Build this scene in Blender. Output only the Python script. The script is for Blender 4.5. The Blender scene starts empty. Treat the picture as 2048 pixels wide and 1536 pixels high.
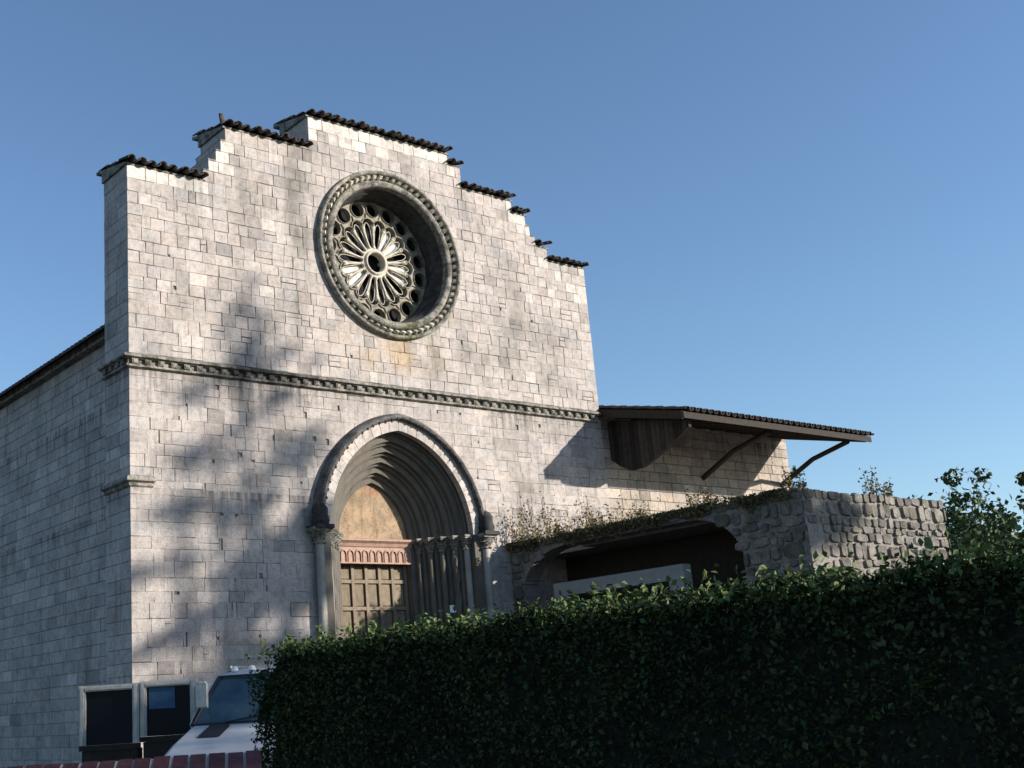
import bpy, math, random
from mathutils import Vector, Matrix, noise
random.seed(7)
R = random.uniform
PI = math.pi
sc = bpy.context.scene
COL = sc.collection

# ---------------------------------------------------------------- camera
cam_d = bpy.data.cameras.new('camera')
cam = bpy.data.objects.new('camera', cam_d)
COL.objects.link(cam)
right = Vector((0.80501965, -0.59011143, -0.060925))
down = Vector((0.10206487, 0.23893266, -0.96565726))
fwd = Vector((0.58440236, 0.77115477, 0.25257514))
m = Matrix((right, -down, -fwd)).transposed().to_4x4()
m.translation = Vector((-11.634, -24.503, 1.601))
cam.matrix_world = m
cam_d.sensor_width = 36
cam_d.sensor_fit = 'HORIZONTAL'
cam_d.lens = 2420.14 * 36 / 2048
cam_d.shift_x = (1024 - 745) / 2048
cam_d.clip_end = 4000
cam_d.clip_start = 0.05
sc.camera = cam

# ---------------------------------------------------------------- world and sun
SUN = Vector((0.83, -1.0, 0.43)).normalized()          # towards the sun
w = bpy.data.worlds.new("World")
sc.world = w
w.use_nodes = True
nt = w.node_tree
sky = nt.nodes.new('ShaderNodeTexSky')
sky.sky_type = 'NISHITA'
sky.sun_disc = False
sky.sun_elevation = math.asin(SUN.z)
sky.sun_rotation = math.atan2(SUN.x, SUN.y)
sky.air_density = 1.0
sky.dust_density = 0.2
sky.ozone_density = 3.5
nt.links.new(sky.outputs[0], nt.nodes['Background'].inputs[0])
nt.nodes['Background'].inputs[1].default_value = 0.112
ld = bpy.data.lights.new('sun', 'SUN')
lo = bpy.data.objects.new('sun', ld)
COL.objects.link(lo)
ld.energy = 5.0
ld.angle = math.radians(0.8)
ld.color = (1.0, 0.92, 0.83)
lo.rotation_euler = SUN.to_track_quat('Z', 'Y').to_euler()
lo.location = (30, -40, 30)
sc.view_settings.view_transform = 'Standard'
sc.view_settings.look = 'None'
sc.view_settings.exposure = 0.7
sc.view_settings.gamma = 1
sc.view_settings.use_curve_mapping = False
CAM = Vector(m.translation)

# ---------------------------------------------------------------- helpers
class MB:
    def __init__(s):
        s.v = []; s.f = []; s.c = []; s.smooth = []
    def add(s, vs, fs, tone=(1, 1, 1), smooth=False):
        o = len(s.v)
        s.v += [tuple(p) for p in vs]
        for f in fs:
            s.f.append(tuple(i + o for i in f)); s.c.append(tone); s.smooth.append(smooth)
    def box(s, x0, x1, y0, y1, z0, z1, tone=(1, 1, 1)):
        s.add([(x0, y0, z0), (x1, y0, z0), (x1, y1, z0), (x0, y1, z0), (x0, y0, z1), (x1, y0, z1), (x1, y1, z1), (x0, y1, z1)],
              [(0, 3, 2, 1), (4, 5, 6, 7), (0, 1, 5, 4), (1, 2, 6, 5), (2, 3, 7, 6), (3, 0, 4, 7)], tone)
    def prism(s, poly, y0, y1, tone=(1, 1, 1), cham=0.0):
        # poly: (x, z) counter-clockwise seen from -Y; front at y0, back at y1
        n = len(poly)
        if cham > 0:
            cx = sum(p[0] for p in poly) / n; cz = sum(p[1] for p in poly) / n
            fr = []
            for (x, z) in poly:
                d = math.hypot(x - cx, z - cz) or 1
                k = max(0.0, 1 - cham * 1.3 / d)
                fr.append((cx + (x - cx) * k, y0, cz + (z - cz) * k))
            mid = [(x, y0 + cham * 0.7, z) for x, z in poly]
            bk = [(x, y1, z) for x, z in poly]
            vs = fr + mid + bk
            fs = [tuple(range(n))]
            for i in range(n):
                j = (i + 1) % n
                fs += [(i, n + i, n + j, j), (n + i, 2 * n + i, 2 * n + j, n + j)]
            s.add(vs, fs, tone)
        else:
            vs = [(x, y0, z) for x, z in poly] + [(x, y1, z) for x, z in poly]
            fs = [tuple(range(n)), tuple(range(2 * n - 1, n - 1, -1))]
            for i in range(n):
                j = (i + 1) % n
                fs.append((i, n + i, n + j, j))
            s.add(vs, fs, tone)
    def tube(s, p, q, r0, r1=None, n=8, tone=(1, 1, 1), cap=True):
        p = Vector(p); q = Vector(q); r1 = r0 if r1 is None else r1
        d = (q - p).normalized()
        a = d.orthogonal().normalized(); b = d.cross(a)
        vs = []
        for (c, r) in ((p, r0), (q, r1)):
            for i in range(n):
                t = 2 * PI * i / n
                vs.append(c + a * math.cos(t) * r + b * math.sin(t) * r)
        s.add(vs, [(i, (i + 1) % n, n + (i + 1) % n, n + i) for i in range(n)], tone, True)
        if cap:
            s.add(vs, [tuple(range(n - 1, -1, -1)), tuple(range(n, 2 * n))], tone)
    def path(s, pts, rads, n=6, tone=(1, 1, 1)):
        for i in range(len(pts) - 1):
            s.tube(pts[i], pts[i + 1], rads[i], rads[i + 1], n, tone, cap=(i == 0 or i == len(pts) - 2))
    def grid(s, rows, tone=(1, 1, 1), smooth=False, closed=False):
        n = len(rows[0]); vs = [p for r in rows for p in r]; fs = []
        for i in range(len(rows) - 1):
            for j in range(n if closed else n - 1):
                k = (j + 1) % n
                fs.append((i * n + j, i * n + k, (i + 1) * n + k, (i + 1) * n + j))
        s.add(vs, fs, tone, smooth)
    def lathe(s, prof, n=16, o=(0, 0, 0), tone=(1, 1, 1), smooth=True):
        rows = [[(o[0] + r * math.cos(2 * PI * j / n), o[1] + r * math.sin(2 * PI * j / n), o[2] + z) for j in range(n)] for r, z in prof]
        s.grid(rows, tone, smooth, True)
    def lathe_y(s, prof, n, c, tone=(1, 1, 1), smooth=True):
        rows = [[(c[0] + r * math.cos(2 * PI * j / n), c[1] + y, c[2] + r * math.sin(2 * PI * j / n)) for j in range(n)] for r, y in prof]
        s.grid(rows, tone, smooth, True)
    def mesh(s, name, mat):
        me = bpy.data.meshes.new(name)
        me.from_pydata(s.v, [], s.f)
        ca = me.color_attributes.new('tone', 'FLOAT_COLOR', 'CORNER')
        buf = []
        for f, c in zip(s.f, s.c):
            buf += [c[0], c[1], c[2], 1.0] * len(f)
        ca.data.foreach_set('color', buf)
        me.polygons.foreach_set('use_smooth', s.smooth)
        me.materials.append(mat)
        me.update()
        return me
    def build(s, name, mat, parent=None, loc=None, **k):
        o = bpy.data.objects.new(name, s.mesh(name, mat))
        COL.objects.link(o)
        if parent is not None: o.parent = parent
        if loc is not None: o.location = loc
        return tag(o, **k)

def tag(o, label=None, cat=None, group=None, kind=None):
    if label: o['label'] = label
    if cat: o['category'] = cat
    if group: o['group'] = group
    if kind: o['kind'] = kind
    return o

def empty(name, loc=(0, 0, 0), rz=0, **k):
    o = bpy.data.objects.new(name, None)
    COL.objects.link(o)
    o.location = loc; o.rotation_euler = (0, 0, rz)
    o.empty_display_size = 0.2
    return tag(o, **k)

def inst(name, me, parent, loc=(0, 0, 0), rot=(0, 0, 0), scale=(1, 1, 1), **k):
    o = bpy.data.objects.new(name, me)
    COL.objects.link(o)
    o.parent = parent; o.location = loc; o.rotation_euler = rot; o.scale = scale
    return tag(o, **k)

# ---------------------------------------------------------------- materials
def mat(name, base=(0.4, 0.4, 0.4), rough=0.85, tone=True, n1=None, n2=None, streak=None, bump=0.0, bscale=20.0,
        spec=0.3, metal=0.0, speck=None, stains=(), drips=()):
    """base colour x tone attribute, then noise layers: n = (scale, colour multiplier, lo, hi); all in world metres"""
    M = bpy.data.materials.new(name); M.use_nodes = True
    t = M.node_tree; N = t.nodes; Lk = t.links
    bs = N['Principled BSDF']
    bs.inputs['Roughness'].default_value = rough
    bs.inputs['Metallic'].default_value = metal
    bs.inputs['Specular IOR Level'].default_value = spec
    geo = N.new('ShaderNodeNewGeometry')
    cur = None
    rgb = N.new('ShaderNodeRGB'); rgb.outputs[0].default_value = (*base, 1); cur = rgb.outputs[0]
    def mul(a, b, fac=1.0):
        mx = N.new('ShaderNodeMix'); mx.data_type = 'RGBA'; mx.blend_type = 'MULTIPLY'
        if isinstance(fac, float): mx.inputs[0].default_value = fac
        else: Lk.new(fac, mx.inputs[0])
        Lk.new(a, mx.inputs[6])
        if isinstance(b, tuple): mx.inputs[7].default_value = (*b, 1)
        else: Lk.new(b, mx.inputs[7])
        return mx.outputs[2]
    if tone:
        at = N.new('ShaderNodeAttribute'); at.attribute_name = 'tone'
        cur = mul(cur, at.outputs['Color'])
    def layer(cur, sp, stretch=None, det=6.0):
        scale, colr, lo_, hi_ = sp
        no = N.new('ShaderNodeTexNoise'); no.inputs['Scale'].default_value = scale; no.inputs['Detail'].default_value = det
        no.inputs['Roughness'].default_value = 0.62
        if stretch:
            mp = N.new('ShaderNodeMapping'); mp.inputs['Scale'].default_value = stretch
            Lk.new(geo.outputs['Position'], mp.inputs[0]); Lk.new(mp.outputs[0], no.inputs['Vector'])
        else:
            Lk.new(geo.outputs['Position'], no.inputs['Vector'])
        mr = N.new('ShaderNodeMapRange'); mr.inputs[1].default_value = lo_; mr.inputs[2].default_value = hi_
        Lk.new(no.outputs[0], mr.inputs[0])
        return mul(cur, colr, mr.outputs[0])
    if n1: cur = layer(cur, n1)
    if n2: cur = layer(cur, n2)
    if streak: cur = layer(cur, streak, (1, 1, 0.09))
    if speck: cur = layer(cur, speck, None, 2.0)
    if stains or drips:
        sx = N.new('ShaderNodeSeparateXYZ'); Lk.new(geo.outputs['Position'], sx.inputs[0])
        def M_(op, a, b=None):
            q = N.new('ShaderNodeMath'); q.operation = op
            for i_, v_ in enumerate((a, b)):
                if v_ is None: continue
                if isinstance(v_, (int, float)): q.inputs[i_].default_value = v_
                else: Lk.new(v_, q.inputs[i_])
            return q.outputs[0]
        def noi(scale, stretch, lo_, hi_):
            no = N.new('ShaderNodeTexNoise'); no.inputs['Scale'].default_value = scale; no.inputs['Detail'].default_value = 6
            mp = N.new('ShaderNodeMapping'); mp.inputs['Scale'].default_value = stretch
            Lk.new(geo.outputs['Position'], mp.inputs[0]); Lk.new(mp.outputs[0], no.inputs['Vector'])
            mr = N.new('ShaderNodeMapRange'); mr.inputs[1].default_value = lo_; mr.inputs[2].default_value = hi_
            Lk.new(no.outputs[0], mr.inputs[0]); return mr.outputs[0]
        nz_ = noi(1.8, (1, 1, .45), .36, .62)
        for (xc, zc, rx, rz, colr) in stains:
            dx = M_('DIVIDE', M_('SUBTRACT', sx.outputs[0], xc), rx); dz = M_('DIVIDE', M_('SUBTRACT', sx.outputs[2], zc), rz)
            d = M_('SQRT', M_('ADD', M_('MULTIPLY', dx, dx), M_('MULTIPLY', dz, dz)))
            mk = N.new('ShaderNodeMapRange'); mk.interpolation_type = 'SMOOTHSTEP'; mk.inputs[1].default_value = 1.25; mk.inputs[2].default_value = .2; Lk.new(d, mk.inputs[0])
            cur = mul(cur, colr, M_('MULTIPLY', mk.outputs[0], nz_))
        for (ztop, ln, colr) in drips:
            n_ = noi(7.0, (1, 1, .05), .40, .62); n3 = noi(.7, (1, 1, .1), .35, .6)
            mk = N.new('ShaderNodeMapRange'); mk.inputs[1].default_value = ztop - ln; mk.inputs[2].default_value = ztop; Lk.new(sx.outputs[2], mk.inputs[0])
            up = M_('LESS_THAN', sx.outputs[2], ztop + .02)
            cur = mul(cur, colr, M_('MULTIPLY', M_('MULTIPLY', M_('POWER', mk.outputs[0], 1.4), up), M_('MULTIPLY', n_, n3)))
    Lk.new(cur, bs.inputs['Base Color'])
    if bump > 0:
        no = N.new('ShaderNodeTexNoise'); no.inputs['Scale'].default_value = bscale; no.inputs['Detail'].default_value = 8
        Lk.new(geo.outputs['Position'], no.inputs['Vector'])
        bp = N.new('ShaderNodeBump'); bp.inputs['Strength'].default_value = bump; bp.inputs['Distance'].default_value = 0.03
        Lk.new(no.outputs[0], bp.inputs['Height']); Lk.new(bp.outputs[0], bs.inputs['Normal'])
    return M

M_STONE = mat('limestone', (0.45, 0.402, 0.368), 0.9, n1=(0.9, (0.58, 0.61, 0.62), 0.45, 0.74), n2=(7.0, (0.68, 0.68, 0.67), 0.45, 0.70),
              streak=(4.2, (0.60, 0.62, 0.62), 0.55, 0.72), speck=(30.0, (0.42, 0.41, 0.4), 0.60, 0.72), bump=0.6, bscale=26,
              stains=[(4.85, 14.0, .55, 2.6, (.50, .52, .50)), (3.3, 14.2, .8, 1.4, (.62, .63, .62)), (12.2, 12.3, .8, 1.8, (.58, .60, .58)), (7.6, 10.6, 2.2, .7, (.95, .82, .62)), (9.0, 10.4, .5, 1.0, (.6, .62, .6)),
                      (4.3, 11.2, .9, .9, (.6, .62, .62)), (13.6, 11.2, .7, 1.4, (.68, .69, .68)), (1.2, 10.9, .9, .9, (.76, .76, .75)), (11.9, 7.0, .6, 1.4, (.7, .7, .68)), (10.5, 10.9, 1.1, .8, (.72, .73, .72))],
              drips=[(9.30, 1.15, (.24, .25, .25)), (6.52, .5, (.4, .4, .4))])
M_JOINT = mat('mortar_and_core', (0.24, 0.22, 0.20), 0.95, n2=(8, (0.6, 0.6, 0.6), 0.4, 0.7), bump=0.5)
M_CARVE = mat('weathered_carved_stone', (0.33, 0.305, 0.265), 0.92, n1=(4.5, (0.30, 0.32, 0.30), 0.40, 0.62), n2=(17, (0.45, 0.45, 0.42), 0.45, 0.66), bump=0.9, bscale=30,
              stains=[(3.4, 9.5, 2.3, .6, (.22, .22, .23)), (8.3, 11.2, 1.0, .5, (.75, .8, .5)), (6.2, 15.0, .9, .9, (1.25, 1.22, 1.1))])
M_TRAC = mat('tracery_stone', (0.52, 0.48, 0.40), 0.9, n1=(6, (0.62, 0.6, 0.5), 0.48, 0.7), n2=(24, (0.6, 0.58, 0.54), 0.52, 0.72), bump=0.6, bscale=40)
M_DARKST = mat('blackened_shaded_stone', (0.06, 0.058, 0.055), 0.92, n1=(5, (0.42, 0.44, 0.45), 0.38, 0.62), n2=(20, (1.0, 1.0, 1.0), 0.4, 0.6), bump=0.9, bscale=28)  # black crust; on the rose reveal it also carries painted shade
M_SHAFT = mat('column_stone', (0.36, 0.335, 0.30), 0.88, n1=(3, (0.7, 0.7, 0.68), 0.45, 0.7), streak=(5, (0.5, 0.52, 0.5), 0.5, 0.72), bump=0.4, bscale=30)
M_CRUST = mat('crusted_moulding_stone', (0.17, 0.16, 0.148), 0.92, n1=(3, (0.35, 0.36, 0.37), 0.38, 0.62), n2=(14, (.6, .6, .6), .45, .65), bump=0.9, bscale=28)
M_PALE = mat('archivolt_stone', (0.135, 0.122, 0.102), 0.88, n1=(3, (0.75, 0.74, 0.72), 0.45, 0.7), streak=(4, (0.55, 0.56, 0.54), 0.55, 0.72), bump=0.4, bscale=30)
M_TILE = mat('old_roof_tile', (0.085, 0.072, 0.066), 0.92, n1=(9, (0.4, 0.42, 0.42), 0.42, 0.62), n2=(22, (1.5, 1.5, 1.2), .56, .7), bump=0.7)
M_FRESCO = mat('ochre_fresco_plaster', (0.38, 0.275, 0.175), 0.9, n1=(2.2, (0.62, 0.66, 0.70), 0.40, 0.66), n2=(4.5, (0.92, 0.76, 0.66), 0.5, 0.7), streak=(9, (.6, .58, .55), .52, .7), speck=(16, (0.6, 0.6, 0.58), 0.55, 0.7), bump=0.3, stains=[(7.95, 6.55, .45, .4, (.45, .55, .62)), (7.0, 6.9, .4, .5, (.6, .62, .6)), (7.6, 7.1, .5, .3, (.8, .5, .4))])
M_WEB = mat('shaded_tracery_web', (0.33, 0.30, 0.245), 0.92, n1=(5, (0.5, 0.5, 0.42), 0.42, 0.64), n2=(22, (0.55, 0.54, 0.5), 0.5, 0.7), bump=0.7, bscale=40)  # darker copy of the tracery stone, standing in for shade
M_PINK = mat('pink_marble', (0.38, 0.25, 0.19), 0.8, n1=(7, (0.72, 0.68, 0.64), 0.45, 0.7), bump=0.3)
M_WOOD = mat('old_brown_door_wood', (0.215, 0.172, 0.125), 0.8, n1=(5, (0.7, 0.68, 0.64), 0.4, 0.7), streak=(22, (0.68, 0.66, 0.62), 0.45, 0.7), bump=0.25, bscale=30)
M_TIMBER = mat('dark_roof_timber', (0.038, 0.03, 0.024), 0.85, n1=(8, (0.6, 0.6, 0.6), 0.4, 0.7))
M_GLASSD = mat('dark_window_glass', (0.006, 0.008, 0.014), 0.3, tone=False, spec=0.12)
M_DUSTG = mat('dusty_dark_glass', (0.012, 0.013, 0.016), 0.75, tone=False, spec=0.08)
M_PANEL = mat('pale_wedge_fill', (0.52, 0.51, 0.49), 0.8, n1=(3, (0.8, 0.8, 0.78), 0.45, 0.7))
M_RUBBLE = mat('rubble_stone', (0.21, 0.195, 0.175), 0.95, n1=(3.5, (0.45, 0.47, 0.46), 0.4, 0.66), n2=(16, (0.6, 0.6, 0.6), 0.45, 0.7), bump=1.0, bscale=22)
M_CONC = mat('grey_render', (0.27, 0.28, 0.275), 0.9, n1=(4, (0.8, 0.82, 0.8), 0.4, 0.7), bump=0.2)
M_LEAF = mat('hedge_leaf', (0.042, 0.066, 0.019), 0.6, spec=0.2, n1=(1.4, (.55, .6, .6), .42, .62))
M_TLEAF = mat('tree_leaf', (0.055, 0.085, 0.03), 0.7)
M_DRY = mat('dry_weed', (0.16, 0.14, 0.07), 0.85)
M_BARK = mat('bark', (0.10, 0.08, 0.06), 0.95, n1=(8, (0.6, 0.6, 0.6), 0.4, 0.7), bump=0.8)
M_GROUND = mat('piazza_ground', (0.075, 0.072, 0.068), 0.95, tone=False, n1=(0.4, (0.8, 0.8, 0.78), 0.4, 0.7), n2=(6, (0.8, 0.8, 0.8), 0.4, 0.7), bump=0.3)
M_HILL = mat('wooded_hill', (0.06, 0.085, 0.05), 0.95, tone=False, n1=(0.02, (0.6, 0.65, 0.6), 0.4, 0.7), n2=(0.15, (0.7, 0.7, 0.7), 0.4, 0.7))
M_BRICK = mat('red_coping_brick', (0.07, 0.02, 0.022), 0.85, n1=(9, (0.6, 0.6, 0.62), 0.42, 0.7), bump=0.5)
M_MORT = mat('pale_mortar', (0.32, 0.29, 0.26), 0.95, bump=0.3)
M_PAINT = mat('pale_van_paint', (0.46, 0.475, 0.48), 0.4, n1=(3, (0.9, 0.9, 0.88), 0.45, 0.7), spec=0.5)
M_RUBBER = mat('black_rubber', (0.02, 0.02, 0.022), 0.6, tone=False)
M_CHROME = mat('bright_metal_trim', (0.75, 0.75, 0.75), 0.15, tone=False, metal=1.0)
M_FRAME = mat('weathered_pale_frame', (0.56, 0.53, 0.47), 0.8, n1=(9, (0.72, 0.72, 0.7), 0.42, 0.7), streak=(30, (0.75, 0.74, 0.7), 0.48, 0.7), bump=0.2)
M_SKYPATCH = mat('painted_sky_reflection', (0.05, 0.11, 0.19), 0.7, tone=False, n1=(6, (0.6, 0.7, 0.8), 0.4, 0.7))  # colour of the sky reflection painted on the case glass
M_SIGN = mat('white_card', (0.8, 0.8, 0.78), 0.6, tone=False)
M_LAMP = mat('lamp_glass', (0.5, 0.5, 0.48), 0.1, tone=False, spec=0.6)

def stone_tone(x, z, new=0.0):
    if random.random() < new:
        k = R(1.28, 1.5) if new > .5 else R(1.15, 1.32); return (k, k * 1.02, k * 1.0)
    k = R(0.90, 1.06) * (1.0 if random.random() > 0.10 else R(.78, .9)) * (1.0 if random.random() > .05 else 1.14)
    w_ = R(-0.02, 0.025)
    return (k * (1 + w_), k, k * (1 - w_))

# ---------------------------------------------------------------- setting
g = MB(); g.add([(-1500, -1500, 0), (1500, -1500, 0), (1500, 1500, 0), (-1500, 1500, 0)], [(0, 1, 2, 3)])
g.build('ground', M_GROUND, kind='structure')
for (nm, base, rr, a0, a1, h0, seed) in (('hills', 0, 900, 10, 170, 120, 3), ('hills', 0, 620, 20, 175, 42, 9)):
    hb = MB(); rows = []
    for k in range(0, 61):
        a = math.radians(a0 + (a1 - a0) * k / 60)
        h = h0 * (0.55 + 0.9 * abs(noise.noise(Vector((k * 0.11 + seed, seed, 0)))) + 0.3 * noise.noise(Vector((k * 0.4, seed, 2))))
        h *= min(1, k / 6, (60 - k) / 6)
        rows.append([(rr * f_ * math.cos(a), rr * f_ * math.sin(a), h * s_ - 2) for f_, s_ in ((0.7, 0), (0.82, 0.4), (0.92, 0.82), (1.0, 1.0), (1.15, 0.6), (1.3, 0))])
    hb.grid(rows, smooth=True)
    hb.build(nm, M_HILL, kind='structure')

# ================================================================ CHURCH
church = empty('church', (7.75, 0, 0), label='pale limestone gothic church with stepped facade, rose window and pointed portal', cat='church')
CX0 = Vector((7.75, 0, 0))
class CMB(MB):      # builds in world metres, then hangs on the church
    def build(s, name, mat_, parent=None, **k):
        off = Vector((0, 0, 0))
        p = parent
        while p is not None:
            off += p.location; p = p.parent
        s.v = [(x - off.x, y - off.y, z - off.z) for x, y, z in s.v]
        return MB.build(s, name, mat_, parent, **k)

W = 15.5
STEPS = [(0, 2.05, 14.33), (2.05, 2.2, 14.65), (2.2, 2.43, 14.96), (2.43, 2.58, 15.27), (2.58, 2.72, 15.58), (2.72, 5.3, 15.95),
         (5.3, 10.2, 16.93), (10.2, 10.66, 16.60), (10.66, 12.62, 15.95), (12.62, 13.15, 15.58), (13.15, 13.3, 15.27),
         (13.3, 13.48, 14.96), (13.48, 13.95, 14.65), (13.95, W, 14.25)]
def top(x):
    for a, b, z in STEPS:
        if a <= x < b: return z
    return STEPS[-1][2]
RX, RZ, RR = 7.804, 13.379, 2.30           # rose hole in the masonry
PX, SP, EC = 7.58, 5.72, 0.40              # portal axis, springing, centre offset
PA = 2.60                                   # masonry hole half-width
TH = 1.3                                    # wall thickness

def arch_z(a, x):                           # height of pointed arch of half width a at x (or None)
    d = abs(x - PX)
    if d >= a: return None
    rr = a + EC
    return SP + math.sqrt(max(0, rr * rr - (d + EC) ** 2))
def arch_x(a, z):
    if z <= SP: return a
    rr = a + EC; q = rr * rr - (z - SP) ** 2
    return max(0.0, math.sqrt(q) - EC) if q > EC * EC else 0.0

def clip_stone(x0, x1, z0, z1):
    """rect minus rose circle and portal opening -> list of polygons"""
    out = [(x0, x1, z0, z1)]
    # rose
    if x1 > RX - RR and x0 < RX + RR and z1 > RZ - RR and z0 < RZ + RR:
        cs = [math.hypot(x - RX, z - RZ) < RR for x in (x0, x1) for z in (z0, z1)]
        if all(cs): return []
        mx, mz = (x0 + x1) / 2, (z0 + z1) / 2
        if any(cs) or min(math.hypot(mx - RX, mz - RZ), math.hypot(mx - RX, z0 - RZ), math.hypot(mx - RX, z1 - RZ),
                          math.hypot(x0 - RX, mz - RZ), math.hypot(x1 - RX, mz - RZ)) < RR:
            n = 6
            if abs(mx - RX) > abs(mz - RZ):
                pts = []
                for i in range(n + 1):
                    z = z0 + (z1 - z0) * i / n
                    q = RR * RR - (z - RZ) ** 2
                    e = math.sqrt(q) if q > 0 else 0
                    pts.append((z, e))
                if mx < RX:
                    P = [(x0, z0)] + [(max(x0 + .01, min(x1, RX - e)), z) for z, e in pts] + [(x0, z1)]
                else:
                    P = [(x1, z1)] + [(min(x1 - .01, max(x0, RX + e)), z) for z, e in reversed(pts)] + [(x1, z0)]
                return [P]
            pts = []
            for i in range(n + 1):
                x = x0 + (x1 - x0) * i / n
                q = RR * RR - (x - RX) ** 2
                pts.append((x, math.sqrt(q) if q > 0 else 0))
            if mz > RZ:
                P = [(x, min(z1 - .01, max(z0, RZ + e if e > 0 else z0))) for x, e in pts] + [(x1, z1), (x0, z1)]
            else:
                P = [(x0, z0), (x1, z0)] + [(x, max(z0 + .01, min(z1, RZ - e if e > 0 else z1))) for x, e in reversed(pts)]
            return [P]
    # portal
    if x1 > PX - PA and x0 < PX + PA and z0 < SP + 3.1:
        ztop = arch_z(PA, PX) 
        if z0 >= ztop: pass
        else:
            mx = (x0 + x1) / 2
            n = 6
            if z1 > 7.9:      # near the crown: z as function of x
                pts = []
                for i in range(n + 1):
                    x = x0 + (x1 - x0) * i / n
                    z = arch_z(PA, x)
                    pts.append((x, z0 if z is None else z))
                if all(z >= z1 - .02 for x, z in pts): return []
                return [[(x, min(z1 - .01, max(z0, z))) for x, z in pts] + [(x1, z1), (x0, z1)]]
            pts = []
            for i in range(n + 1):
                z = z0 + (z1 - z0) * i / n
                pts.append((z, arch_x(PA, z)))
            if mx < PX:
                if all(PX - e <= x0 + .02 for z, e in pts): return []
                return [[(x0, z0)] + [(max(x0 + .01, min(x1, PX - e)), z) for z, e in pts] + [(x0, z1)]]
            if all(PX + e >= x1 - .02 for z, e in pts): return []
            return [[(x1, z1)] + [(min(x1 - .01, max(x0, PX + e)), z) for z, e in reversed(pts)] + [(x1, z0)]]
    return [[(x0, z0), (x1, z0), (x1, z1), (x0, z1)]]

# --- wall core (strips with the two openings)
core = CMB()
xs = sorted(set([round(s[0], 3) for s in STEPS] + [W] + [round(i * 0.1, 3) for i in range(1, 155)] + [PX - PA, PX + PA, RX - RR, RX + RR]))
def trap(mb, xa, xb, za0, zb0, za1, zb1, y0, y1):
    mb.prism([(xa, za0), (xb, zb0), (xb, zb1), (xa, za1)], y0, y1)
for xa, xb in zip(xs, xs[1:]):
    if xb - xa < 1e-4: continue
    mx = (xa + xb) / 2
    t_ = top(mx) - 0.02
    xa_, xb_ = max(xa, 0.03), min(xb, W - 0.03)
    def pz(x): 
        z = arch_z(PA - 0.02, x); return SP if z is None else z
    def re(x):
        q = RR * RR - (x - RX) ** 2
        return math.sqrt(q) if q > 0 else 0
    inp = abs(mx - PX) < PA; inr = abs(mx - RX) < RR
    lo0, lo1 = (pz(xa_), pz(xb_)) if inp else (0, 0)
    if inr:
        trap(core, xa_, xb_, lo0, lo1, RZ - re(xa_), RZ - re(xb_), 0.035, TH - 0.03)
        trap(core, xa_, xb_, RZ + re(xa_), RZ + re(xb_), t_, t_, 0.035, TH - 0.03)
    else:
        trap(core, xa_, xb_, lo0, lo1, t_, t_, 0.035, TH - 0.03)
core.build('wall_core', M_JOINT, church)

# --- ashlar
HOLES = [(2.27, 9.05, .06), (4.75, 8.6, .07), (5.0, 8.0, .06), (5.4, 7.98, .05), (2.3, 6.0, .05), (2.7, 6.0, .04), (2.85, 7.45, .05), (3.2, 7.3, .05), (1.1, 4.2, .06), (3.3, 4.6, .05), (12.0, 8.9, .06), (11.6, 8.4, .05), (12.9, 9.0, .05), (9.9, 9.1, .04), (13.0, 12.2, .04), (1.2, 11.4, .05), (6.3, 10.3, .04)]
for _ in range(46): HOLES.append((R(.4, 15), R(2.5, 13.8), R(.015, .035)))
stones = []      # (weight, poly, depth, tone, axis)
rows = []
z = 0.0
n_lo = 31
for i in range(n_lo):
    h = 9.40 / n_lo
    rows.append((i * h + (R(-.035, .035) if i else 0), None))
lows = [r[0] for r in rows] + [9.40]
ups = [9.66 + (14.33 - 9.66) / 15 * i + (R(-.035, .035) if 0 < i < 15 else 0) for i in range(16)] + [14.65, 14.96, 15.27, 15.58, 15.95, 16.27, 16.60, 16.93]
courses = list(zip(lows, lows[1:])) + list(zip(ups, ups[1:]))
def new_prob(x, z):
    if x < 2.05 and z > 13.95: return 0.97
    if x < 2.6 and 13.3 < z <= 13.95: return 0.15
    if 5.3 < x < 10.2 and z > 16.55: return 1.0
    if 5.3 < x < 10.2 and z > 16.2: return 0.8 if x < 7 else 0.25
    if x > 13.7 and z > 13.2: return 0.45
    if x > 12.4 and z > 15: return 0.6
    if 2.0 < x < 2.9 and z > 14.6: return 0.6
    if x < 1.0 and z > 9.6: return 0.05
    return 0.012
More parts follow.
